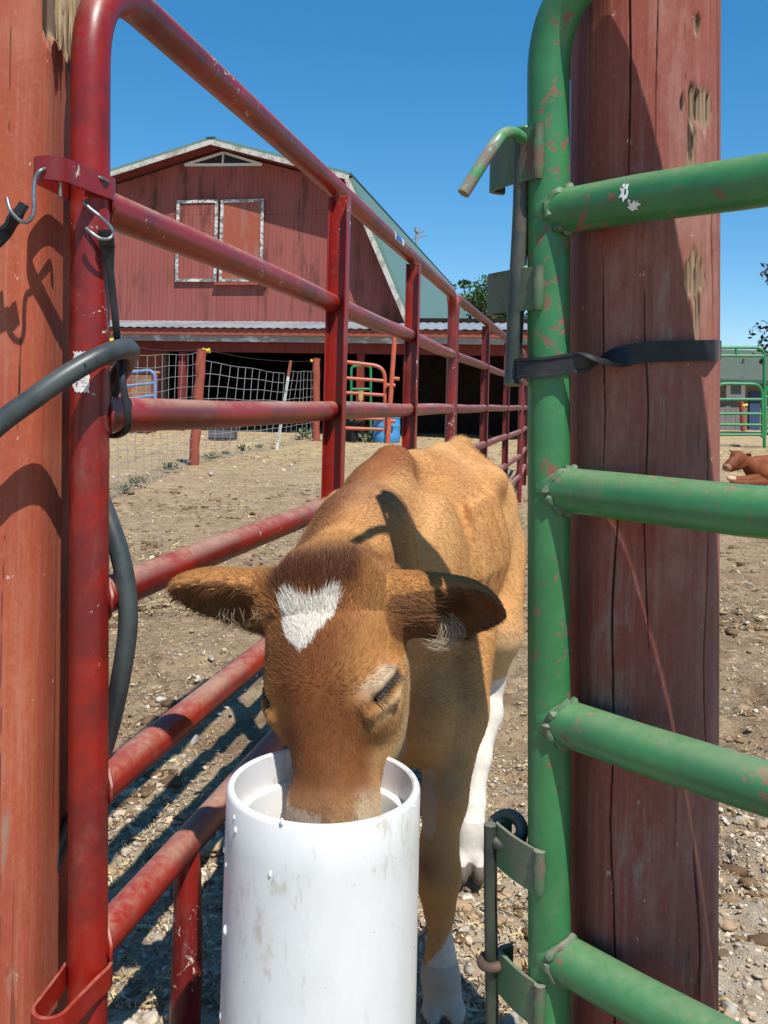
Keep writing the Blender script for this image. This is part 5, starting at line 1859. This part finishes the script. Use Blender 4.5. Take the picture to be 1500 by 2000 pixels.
def calf_build():
    V, Q, hoof, legs = calf()
    Vn = vert_normals(V, Q)
    col, hf = calf_color(V, Vn, hoof)
    root = empty('calf', Vector((W0.x + .05, W0.y + .2, 0)), 'tan calf with heart shaped white blaze drinking from the white bucket', 'calf')
    M_SKIN = attr_mat('calf coat', 'tint', .75, .15, 90, .5, .3, .003)
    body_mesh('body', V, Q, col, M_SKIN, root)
    # fur
    tri = np.concatenate([Q[:, [0, 1, 2]], Q[:, [0, 2, 3]]])
    A, B, C = V[tri[:, 0]], V[tri[:, 1]], V[tri[:, 2]]
    fn = np.cross(B - A, C - A); area = np.linalg.norm(fn, axis=1) / 2
    cen = (A + B + C) / 3
    l, s, u = head_local(cen)
    headw = (cen[:, 1] < 1.36) & (cen[:, 2] > .42)
    wgt = area * np.where(headw, 2.6, 1.0) * np.where(cen[:, 2] < .04, .0, 1.0) * np.where(cen[:, 1] > 2.0, .5, 1) * np.where(l > .33, .2, 1)
    NH = 300000
    pick = RNG.choice(len(tri), NH, p=wgt / wgt.sum())
    r1 = np.sqrt(RNG.random(NH)); r2 = RNG.random(NH)
    b0, b1, b2 = 1 - r1, r1 * (1 - r2), r1 * r2
    root_p = A[pick] * b0[:, None] + B[pick] * b1[:, None] + C[pick] * b2[:, None]
    nr = Vn[tri[pick, 0]] * b0[:, None] + Vn[tri[pick, 1]] * b1[:, None] + Vn[tri[pick, 2]] * b2[:, None]
    nr /= np.linalg.norm(nr, axis=1, keepdims=True)
    colr, hfr = calf_color(root_p, nr, hoof)
    l, s, u = head_local(root_p); a, bs, z = body_local(root_p)
    Lv, Sv, Uv = npv(HL_), npv(HS), npv(HU)
    # flow of the coat
    flow = np.tile(npv(BA) * .9 + np.array([0, 0, -.55]), (NH, 1))
    legm = (z < .5)
    flow[legm] = np.array([0, .1, -1.0])
    hm = (u > -.16) & (l > -.06) & (root_p[:, 1] < 1.33)
    sw_l, sw_s = .148, .012
    dl, ds = l - sw_l, s - sw_s
    rad = np.sqrt(dl ** 2 + (ds * 1.0) ** 2) + 1e-6
    hf_ = (dl / rad)[:, None] * Lv + (ds / rad)[:, None] * Sv * .9
    below = sstep(-.02, .05, dl)[:, None]
    hf_ = hf_ * (1 - below * .5) + below * (Lv * .8)
    side = sstep(-.05, -.09, u)[:, None]
    hf_ = hf_ * (1 - side) + side * (Lv * .5 - Uv * .8)
    flow[hm] = hf_[hm]
    ear = (np.abs(s) > .085) & (l < .12) & (root_p[:, 1] < 1.36) & (z > .66)
    flow[ear] = (np.sign(s)[:, None] * Sv * 1.0 + np.array([0, .2, -.25]))[ear]
    # swirl noise
    rot = fbm(root_p * 14, 2, 3)
    flow = flow + np.cross(nr, flow) * (rot * .45)[:, None] + RNG.normal(size=(NH, 3)) * .13
    tg = flow - nr * (flow * nr).sum(1, keepdims=True)
    tg /= np.linalg.norm(tg, axis=1, keepdims=True) + 1e-9
    Lh = np.full(NH, .0085)
    Lh[hm] = .0078
    Lh[hm & (l > .15)] = .0066
    top = hm & (l < .055) & (u > -.10)
    Lh[top] = .0135
    Lh[ear] = .0065
    fr = ear & (nr @ np.array([0, 0, -1.0]) > .35) & (np.abs(s) < .15)
    Lh[fr] = .020
    Lh[legm] = .0065
    Lh[z < .12] = .005
    wth = (a > .55) & (z > .8)
    Lh[wth] = .02
    Lh *= RNG.uniform(.65, 1.25, NH)
    Lh[hfr] = .0008
    inb = (np.hypot(root_p[:, 0] - bc.x, root_p[:, 1] - BY) < BR + .03) & (z < BZ + .02)
    Lh[inb] *= .85
    for ec_, vx, vw, vn in EYES:
        q = root_p - npv(ec_)
        Lh *= np.where((np.abs(q @ npv(vx)) < .034) & (np.abs(q @ npv(vw)) < .018) & (q @ npv(vn) > -.02), .35, 1)
    lift = np.full(NH, .40); lift[hm] = .32; lift[top] = .8; lift[legm] = .28; lift[fr] = .5
    lift = lift * RNG.uniform(.6, 1.4, NH)
    K = 4
    pts = np.zeros((NH, K, 3))
    cl = RNG.normal(size=(NH, 3)) * .08
    for k in range(K):
        t = k / (K - 1)
        d = tg * t + nr * (lift * (t - .45 * t * t))[:, None] + cl * (t * t)
        pts[:, k] = root_p - nr * .0008 + d * Lh[:, None]
    rr = np.array([.00023, .00020, .00014, .00004])
    hc = bpy.data.hair_curves.new('fur')
    hc.add_curves([K] * NH)
    hc.attributes['position'].data.foreach_set('vector', pts.ravel().astype(np.float32))
    ra = hc.attributes.get('radius') or hc.attributes.new('radius', 'FLOAT', 'POINT')
    ra.data.foreach_set('value', np.tile(rr, NH).astype(np.float32) * np.repeat(RNG.uniform(.8, 1.3, NH), K).astype(np.float32))
    cc = colr * RNG.uniform(.78, 1.22, (NH, 1))
    ca = hc.attributes.new('tint', 'FLOAT_COLOR', 'CURVE')
    ca.data.foreach_set('color', np.concatenate([cc, np.ones((NH, 1))], 1).ravel().astype(np.float32))
    t = NT('calf hair'); m_h = t.out(t.attr('tint').outputs['Color'], .55, .25)
    hc.materials.append(m_h)
    ho = bpy.data.objects.new('fur', hc); COL.objects.link(ho); ho.parent = root
    ho.location = -root.location
    # eyes
    for c, vx, vw, vn in EYES:
        mm = MB(); v, f = ico(3)
        for x in v: mm.v.append(c + vx * (x[0] * .022) + vw * (x[1] * .015) + vn * (x[2] * .0145))
        for x in f: mm.face([int(k) for k in x], True)
        mm.build('eye', simple('dark wet eye', (.010, .007, .006), None, .10, 5, .7), root)
        mm = MB()                                 # lashes hanging from the upper lid
        for k in range(34):
            tt = k / 33 * 2 - 1
            b = c + vx * (tt * .024) - vw * (.0085 * (1 - tt * tt) + .001) + vn * (.0175 - .004 * tt * tt)
            e = b + vw * (.012 + .003 * math.sin(k * 2.2)) + vn * .007 + vx * (.004 + .002 * math.sin(k * 3.7))
            mm.tube([b, b.lerp(e, .5) + vn * .0025, e], [.0006, .00045, .0002], 4, False)
        mm.build('eyelashes', simple('dark lashes', (.03, .02, .015)), root)
    # long pale curls hanging from the ears
    mm = MB(); rs = random.Random(2)
    for k in range(64):
        b = P(rs.uniform(846, 884), rs.uniform(1195, 1216), 1.215 + rs.uniform(-.012, .012))
        c_ = b + Vector((rs.uniform(.0, .02), -.012, -.014)); d_ = b + Vector((rs.uniform(-.008, .014), -.015, -.028 - rs.uniform(0, .010))); e_ = d_ + Vector((-.014 - rs.uniform(0, .008), .0, .003))
        mm.tube(bez([b, c_, d_, e_], 4), [.00028 * (1 - .05 * i) for i in range(13)], 4, False)
    me_ = simple('pale ear hair', (.50, .40, .26)); mm.build('ear_hair', me_, root); mm = MB()
    for k in range(16):
        b = P(rs.uniform(425, 510), rs.uniform(1186, 1198), 1.185 + rs.uniform(-.01, .01))
        mm.tube([b, b + Vector((rs.uniform(-.004, .004), 0, -.009)), b + Vector((rs.uniform(-.012, .012), .0, -.008 - rs.uniform(0, .02)))], [.00024, .0002, .0001], 4, False)
    mm.build('ear_hair', me_, root)


def vert_normals(V, Q):
    n = np.zeros_like(V)
    fn = np.cross(V[Q[:, 2]] - V[Q[:, 0]], V[Q[:, 3]] - V[Q[:, 1]])
    for i in range(4): np.add.at(n, Q[:, i], fn)
    return n / (np.linalg.norm(n, axis=1, keepdims=True) + 1e-12)


calf_build()


def resting_calf():
    Y = 12.3
    def q(px, py, dy=0.0): return P(px, py, Y + dy)
    lo = np.array(q(1395, 960)[:]) - .2; hi = np.array(q(1640, 870)[:]) + np.array([.1, 1.0, .2])
    lo[2] = -.05; lo[1] = Y - .6
    g = SDF(lo, hi, .011)
    # trunk lying, seen from the front left
    g.ell(q(1500, 925, .25), (.30, .26, .20), None, .05)
    g.ell(q(1560, 925, .45), (.42, .28, .19), None, .08)
    g.cap(q(1478, 900, .1), q(1560, 896, .35), .07, .08, .1)
    g.chain([q(1448, 897, .02), q(1470, 915, .12), q(1490, 925, .2)], [.075, .11, .16], .06)
    # head
    g.ell(q(1441, 894, .02), (.095, .115, .098), None, .04)
    g.ell(q(1438, 889, -.03), (.075, .07, .05), None, .04)
    g.chain([q(1437, 899, -.05), q(1427, 908, -.12), q(1421, 912, -.14)], [.088, .070, .060], .04)
    g.ell(q(1420, 913, -.15), (.056, .055, .046), None, .03)
    g.cap(q(1448, 908, .0), q(1428, 916, -.10), .06, .04, .04)
    eax = (q(1461, 889, .06) - q(1449, 893, .02)).normalized(); en_ = Vector((-.2, -.8, -.3)); en_ = (en_ - eax * en_.dot(eax)).normalized(); ew_ = en_.cross(eax)
    M_ = np.array([eax[:], ew_[:], en_[:]])
    g.cup(q(1459, 892, .045), (.088, .056, .034), M_, q(1459, 892, .045) + en_ * .016, (.080, .045, .032), .03)
    g.cap(q(1433, 884, .03), q(1424, 879, .05), .020, .012, .02)
    # folded forelegs
    g.chain([q(1478, 935, -.05), q(1440, 938, -.12), q(1424, 934, -.14)], [.07, .05, .035], .03)
    g.chain([q(1490, 942, -.12), q(1455, 945, -.25), q(1430, 941, -.22)], [.07, .05, .035], .03)
    g.floor(-.02)
    V, Q = g.nets(); V = smooth(V, Q, 2)
    n1 = fbm(V * 6, 3, 2)
    c = np.tile(np.array([.175, .048, .015]), (len(V), 1)) * (1 + .35 * n1 + .2 * fbm(V * 25, 2, 6))[:, None]
    m1 = np.linalg.norm(V - npv(q(1421, 914, -.17)), axis=1) < .06 + .01 * n1
    c[m1] = np.array([.30, .15, .085])
    m2 = np.linalg.norm(V - npv(q(1426, 936, -.15)), axis=1) < .075 + .02 * n1
    c[m2] = np.array([.52, .38, .24])
    m3 = np.linalg.norm((V - npv(q(1430, 898, -.11))) * np.array([1.6, 1, 1]), axis=1) < .04
    c[m3] = c[m3] * .6 + np.array([.10, .06, .04])
    root = empty('calf', Vector((q(1500, 900).x, Y + .2, 0)), 'reddish brown calf lying on the dirt at the right edge', 'calf')
    body_mesh('body', V, Q, np.clip(c, 0, 1), attr_mat('red calf coat', 'tint', .6, .25, 60, .5, .3, .01), root)
    m = MB(); v, f = ico(2)
    p = q(1435, 894, -.085)
    for x in v: m.v.append(p + Vector(x) * .014)
    for x in f: m.face([int(k) for k in x], True)
    m.build('eye', simple('dark eye', (.01, .008, .006), None, .1), root)
    m = MB(); p = q(1418, 912, -.205)
    for x in v: m.v.append(p + Vector((x[0] * .02, x[1] * .012, x[2] * .014)))
    for x in f: m.face([int(k) for k in x], True)
    m.build('nose', simple('dark nose', (.03, .02, .018)), root)


resting_calf()


def barn_cow():
    Y = 30.0
    C = XG(925, Y)
    g = SDF(npv(C) + np.array([-1.7, -.7, -.05]), npv(C) + np.array([1.6, .7, 2.0]), .035)
    def q(x, y, z): return C + Vector((x, y, z))
    g.ell(q(0, 0, 1.0), (.85, .36, .42), None, .1); g.ell(q(.7, 0, 1.1), (.4, .32, .36), None, .15); g.ell(q(-.65, 0, 1.02), (.38, .3, .42), None, .15)
    g.chain([q(-.8, 0, 1.15), q(-1.15, -.1, 1.2)], [.26, .16], .15)
    g.chain([q(-1.15, -.1, 1.22), q(-1.32, -.2, 1.0), q(-1.38, -.24, .86)], [.15, .12, .09], .08)
    for s in (-1, 1): g.cap(q(-1.12, -.1 + s * .12, 1.3), q(-1.1, -.1 + s * .3, 1.28), .05, .05, .04)
    for x, k in ((-.62, 0), (.75, 1)):
        for s in (-1, 1):
            b = .06 if k else 0
            g.chain([q(x, s * .2, .8), q(x + b, s * .2, .45), q(x + .0, s * .2, .1), q(x - .02, s * .2, 0)], [.14, .085, .06, .075], .06)
    g.chain([q(1.05, 0, 1.25), q(1.14, 0, .8), q(1.12, 0, .4)], [.05, .035, .05], .05)
    g.floor(-.03)
    V, Q = g.nets(); V = smooth(V, Q, 2)
    n1 = fbm(V * 2, 3, 2)
    c = np.tile(np.array([.20, .075, .035]), (len(V), 1)) * (1 + .4 * n1)[:, None]
    root = empty('cow', C, 'dark brown cow standing in the shade of the open lean-to', 'cow')
    body_mesh('body', V, Q, np.clip(c, 0, 1), attr_mat('dark cow coat', 'tint', .7, .15), root)


barn_cow()


# ------------------------------------------------------------------ trees, plants
def leaf_mat(name, a, b):
    t = attr_mat(name, 'tint', .6, .3)
    return t


M_LEAF = attr_mat('leaves', 'tint', .55, .3)
M_LEAF.node_tree.nodes['Principled BSDF'].inputs['Transmission Weight'].default_value = 0
M_BARK = simple('bark', (.12, .09, .065), (.07, .05, .04), .9, 8, .15, .6, .02, xyz=(1, 1, .3))


def tree(base, h, r, n, leaf, label, pal, seed, cz=.62, asp=1.0, group=None, name='tree', spread=None):
    rs = np.random.default_rng(seed)
    root = empty(name, base, label, 'tree', group)
    m = MB(); tips = []
    top = base + Vector((.03 * h, .02 * h, h * .75))
    tr = [base + Vector((0, 0, -.2)), base.lerp(top, .3) + Vector((.02 * h, 0, 0)), base.lerp(top, .65), top]
    m.tube(bez(tr, 4), [h * .03 * (1 - .07 * k) for k in range(13)], 10)
    for k in range(16):
        s = base.lerp(top, rs.uniform(.3, .95)); a = rs.uniform(0, 6.283); up = rs.uniform(.15, .9)
        e = s + Vector((math.cos(a) * r * .8, math.sin(a) * r * .8, up * r * .8 * asp))
        e = e.lerp(s, rs.uniform(0, .3))
        mid = s.lerp(e, .5) + Vector((0, 0, .06 * r))
        m.tube([s, mid, e], [h * .011, h * .007, h * .003], 6); tips.append(e)
    m.build('trunk', M_BARK, root)
    # leaves in clumps through the crown
    nc = 90
    cc = np.array(base[:]) + np.array([0, 0, h * cz])
    u = rs.normal(size=(nc, 3)); u /= np.linalg.norm(u, axis=1, keepdims=True)
    rad = rs.random((nc, 1)) ** .45
    wob = 1 + .35 * fbm(u * 1.7 + seed, 2, seed)[:, None]
    cl = cc + u * rad * wob * np.array([r, r, r * asp])
    cl = np.concatenate([cl, np.array([t[:] for t in tips])])
    csz = rs.uniform(.14, .34, len(cl)) * r
    ctone = rs.uniform(.65, 1.25, len(cl))
    ci = rs.integers(0, len(cl), n)
    d = rs.normal(size=(n, 3)); d /= np.linalg.norm(d, axis=1, keepdims=True)
    p = cl[ci] + d * (rs.random((n, 1)) ** .5) * csz[ci][:, None] * np.array([1.2, 1.2, .8])
    a1 = rs.normal(size=(n, 3)); a1 /= np.linalg.norm(a1, axis=1, keepdims=True)
    a2 = np.cross(a1, rs.normal(size=(n, 3))); a2 /= np.linalg.norm(a2, axis=1, keepdims=True)
    L = leaf * rs.uniform(.6, 1.4, (n, 1))
    q = np.stack([p - a1 * L, p + a2 * L * .45, p + a1 * L, p - a2 * L * .45], 1).reshape(-1, 3)
    Fc = np.arange(4 * n).reshape(n, 4)
    pal = np.array(pal)
    c = pal[rs.integers(0, len(pal), n)] * (ctone[ci] * rs.uniform(.75, 1.2, n))[:, None]
    o = scatter_mesh('crown', q, Fc, np.repeat(c, 4, 0), M_LEAF, False)
    o.parent = root; o.data.transform(Matrix.Translation(-Vector(base)))
    return root


GP = [(.05, .105, .022), (.065, .13, .03), (.035, .08, .018), (.085, .15, .035)]
GP2 = [(.022, .05, .018), (.03, .065, .022), (.04, .08, .028)]
tree(XG(938, 62), 10.6, 2.9, 9000, .15, 'leafy green tree rising just behind the barn roof', GP, 3, .60, 1.25)
tree(XG(1030, 70), 9.4, 3.6, 9000, .17, 'broad green tree beside the far end of the barn, partly behind the bolt latch', GP, 5, .58, 1.0)
tree(XG(1115, 78), 8.8, 3.4, 7000, .18, 'farther green tree glimpsed between green gate and right post', GP, 9, .58, 1.0)
tree(XG(1648, 37), 7.8, 3.1, 12000, .12, 'dark leaved tree at the right edge, shading the grey house', [(.03, .035, .03), (.045, .05, .035), (.05, .03, .04), (.025, .03, .02)], 12, .62, .95)


def weed(p, s, seed, label, group):
    rs = np.random.default_rng(seed)
    n = 70
    a = rs.random(n) * 6.283; el = rs.uniform(.3, 1.4, n); rad = rs.random(n) ** .6 * s
    d = np.stack([np.cos(a) * np.cos(el), np.sin(a) * np.cos(el), np.sin(el)], 1)
    c = np.array(p[:]) + d * rad[:, None] * np.array([1.2, 1.2, .8])
    sd = np.cross(d, rs.normal(size=(n, 3))); sd /= np.linalg.norm(sd, axis=1, keepdims=True)
    L = s * rs.uniform(.15, .35, (n, 1))
    q = np.stack([c - d * L * .6, c + sd * L * .35, c + d * L, c - sd * L * .35], 1).reshape(-1, 3)
    stem = []
    col = np.array([(.10, .15, .07), (.13, .18, .09), (.08, .12, .06)])[rs.integers(0, 3, n)]
    o = scatter_mesh('weed', q, np.arange(4 * n).reshape(n, 4), np.repeat(col, 4, 0), M_LEAF, False)
    o.data.transform(Matrix.Translation(-Vector(p))); o.location = p
    tag(o, label, 'weed', group)


fl = 'small green weed growing at the foot of the wire fence'
for i, (px, py, s) in enumerate(((268, 948, .10), (331, 920, .13), (412, 898, .13), (440, 890, .09), (474, 882, .15), (508, 877, .11), (242, 962, .08))):
    weed(G(px, py) + Vector((0, 0, .01)), s, 100 + i, fl, 'weeds along the wire fence')
weed(G(597, 858), .36, 140, 'bushy green weed beside the last red fence post', None)
weed(G(722, 864), .30, 141, 'green weed between the black tub and the blue barrel', None)

# ------------------------------------------------------------------ right background: house, green gates, hills
def house():
    YH = 47.0
    A = XG(1395, YH)
    root = empty('house', XG(1450, YH), 'low tan house with grey green shingle roof at the right', 'house')
    x0 = XG(1330, YH).x; x1 = XG(1680, YH).x
    ze = P(1440, 738, YH).z; zr_ = P(1440, 683, YH + 3.6).z
    m = MB(); m.box(((x0 + x1) / 2, YH + 3.6, ze / 2), (x1 - x0, 7.0, ze)); m.build('wall', simple('tan render darkened for shade', (.23, .185, .14), (.18, .145, .105), .85, 3), root)  # shade of eaves and tree is put into the wall's tan
    m = MB(); ov = .5
    pr = [Vector((x0 - ov, YH - .55, ze - .12)), Vector((x0 - ov, YH + 3.6, zr_)), Vector((x0 - ov, YH + 7.8, ze - .12)), Vector((x0 - ov, YH + 7.8, ze - .26)), Vector((x0 - ov, YH + 3.6, zr_ - .15)), Vector((x0 - ov, YH - .55, ze - .26))]
    m.prism(pr, (x1 - x0 + 2 * ov, 0, 0)); rf = m.build('roof', simple('grey green shingles', (.095, .12, .092), (.07, .09, .07), .85, 2.2, .2, .6, .03, xyz=(1, 3, 3)), root)
    m = MB(); m.box(((x0 + x1) / 2, YH - .58, ze - .2), (x1 - x0 + 1, .05, .18)); m.build('gutter', simple('dark green gutter', (.04, .11, .08)), rf)
    m = MB(); q = P(1452, 716, YH + 1.6); m.tube([q - Vector((0, 0, .5)), q + Vector((0, 0, .42))], .07, 10); m.build('vent_pipe', simple('vent pipe', (.12, .12, .12)), rf)
    a = P(1427, 770, YH); b = P(1448, 748, YH)
    m = MB(); m.box(((a.x + b.x) / 2, YH + .08, (a.z + b.z) / 2), (b.x - a.x, .05, b.z - a.z)); wn = m.build('window', simple('dark window glass', (.02, .022, .028), None, .08, 1, .6), root)
    m = MB(); wd = .22
    for s in (-1, 1):
        m.box(((a.x + b.x) / 2 + s * ((b.x - a.x) / 2 + wd / 2), YH + .06, (a.z + b.z) / 2), (wd, .1, b.z - a.z + 2 * wd)); m.box(((a.x + b.x) / 2, YH + .062, (a.z + b.z) / 2 + s * ((b.z - a.z) / 2 + wd / 2)), (b.x - a.x, .1, wd))
    m.build('window_frame', M_WHITE, wn)
    q = XG(1474, YH); m = MB(); m.box((q.x, YH + .02, 1.0), (.55, .09, 2.0)); m.build('door', simple('blue door', (.04, .07, .16), (.03, .05, .12)), root)
    c = XG(1425, YH - .8); 
    root2 = empty('board_stack', c, 'leaning grey boards in front of the tan house', 'boards')
    m = MB()
    for k in range(6): m.box((c.x - .62 + k * .27, c.y + .02 * (k % 2), .55 + .03 * (k % 3)), (.255, .04, 1.1 + .06 * (k % 3)))
    m.build('boards', simple('weathered grey boards', (.20, .19, .19), (.13, .125, .12), .85, 3, xyz=(1, 1, .3)), root2)
    q = XG(1449, YH - 3.2); m = MB(); m.tube([q + Vector((-.05, 0, 1.45)), q + Vector((.1, 0, 0))], .11, 10)
    o = m.build('fence_post', M_REDWOOD_P, None); tag(o, 'leaning red post in front of the tan house', 'post')
    m = MB(); m.tube([q + Vector((.0, -.05, 1.25)), q + Vector((.25, -.05, 1.28))], .07, 8); m.build('insulator', M_YEL, o)


house()
YG = 24.5
tall = pipe_gate('gate_frame', 'tall green pipe frame over the yard gate, at right', 'gate frame', M_GRNPIPE, 1330, 1493, YG + .3, (678, 679), [(694, 695)], (873, 876), .045, rad=.28)
m = MB(); m.tube([P(1438, 679, YG + .3), P(1438, 694, YG + .3)], .04, 8); m.build('brace', M_GRNPIPE, tall)
pipe_gate('pipe_gate', 'low green pipe gate under the tall green frame', 'gate', M_GRNPIPE, 1397, 1489, YG, (749, 750), [(780, 780), (808, 808), (829, 830), (849, 849)], (852, 855), .042, rad=.3)
pipe_gate('livestock_panel', 'green pipe panel cut off by the right edge', 'panel', M_GRNPIPE, 1495, 1640, YG + .4, (750, 752), [(775, 777), (797, 799), (817, 819), (834, 836)], (850, 855), .042, rad=.3)
m = MB(); a = G(1394, 873); b = G(1447, 873)
m.bar(a + Vector((-.9, 0, .03)), b + Vector((0, .1, .03)), .1, .07); o = m.build('plank', simple('grey plank', (.26, .23, .2), None, .85, 6), None); tag(o, 'grey plank lying on the dirt near the green yard gate', 'plank')


def hills():
    rs = np.random.default_rng(3)
    n = 160; V = []; Fq = []
    rows = 14
    for j in range(rows):
        for i in range(n):
            x = -2600 + 5200 * i / (n - 1)
            y = 2300 + 140 * j
            prof = 165 * (.55 + .45 * math.sin(x * .0017 + 2.1)) + 40 * math.sin(x * .006) + 22 * math.sin(x * .017 + 1)
            t = math.sin(min(1, j / 9) * math.pi / 2)
            V.append((x, y, max(-2, (prof * (.9 if x > 300 else .8)) * t) - 3))
    for j in range(rows - 1):
        for i in range(n - 1):
            a = j * n + i; Fq.append((a, a + 1, a + n + 1, a + n))
    me = bpy.data.meshes.new('hills'); me.from_pydata(V, [], Fq); me.polygons.foreach_set('use_smooth', [True] * len(Fq)); me.update()
    o = link_mesh('hills', me, simple('forested hillside', (.07, .12, .10), (.09, .13, .11), .9, .01)); tag(o, kind='structure')


hills()
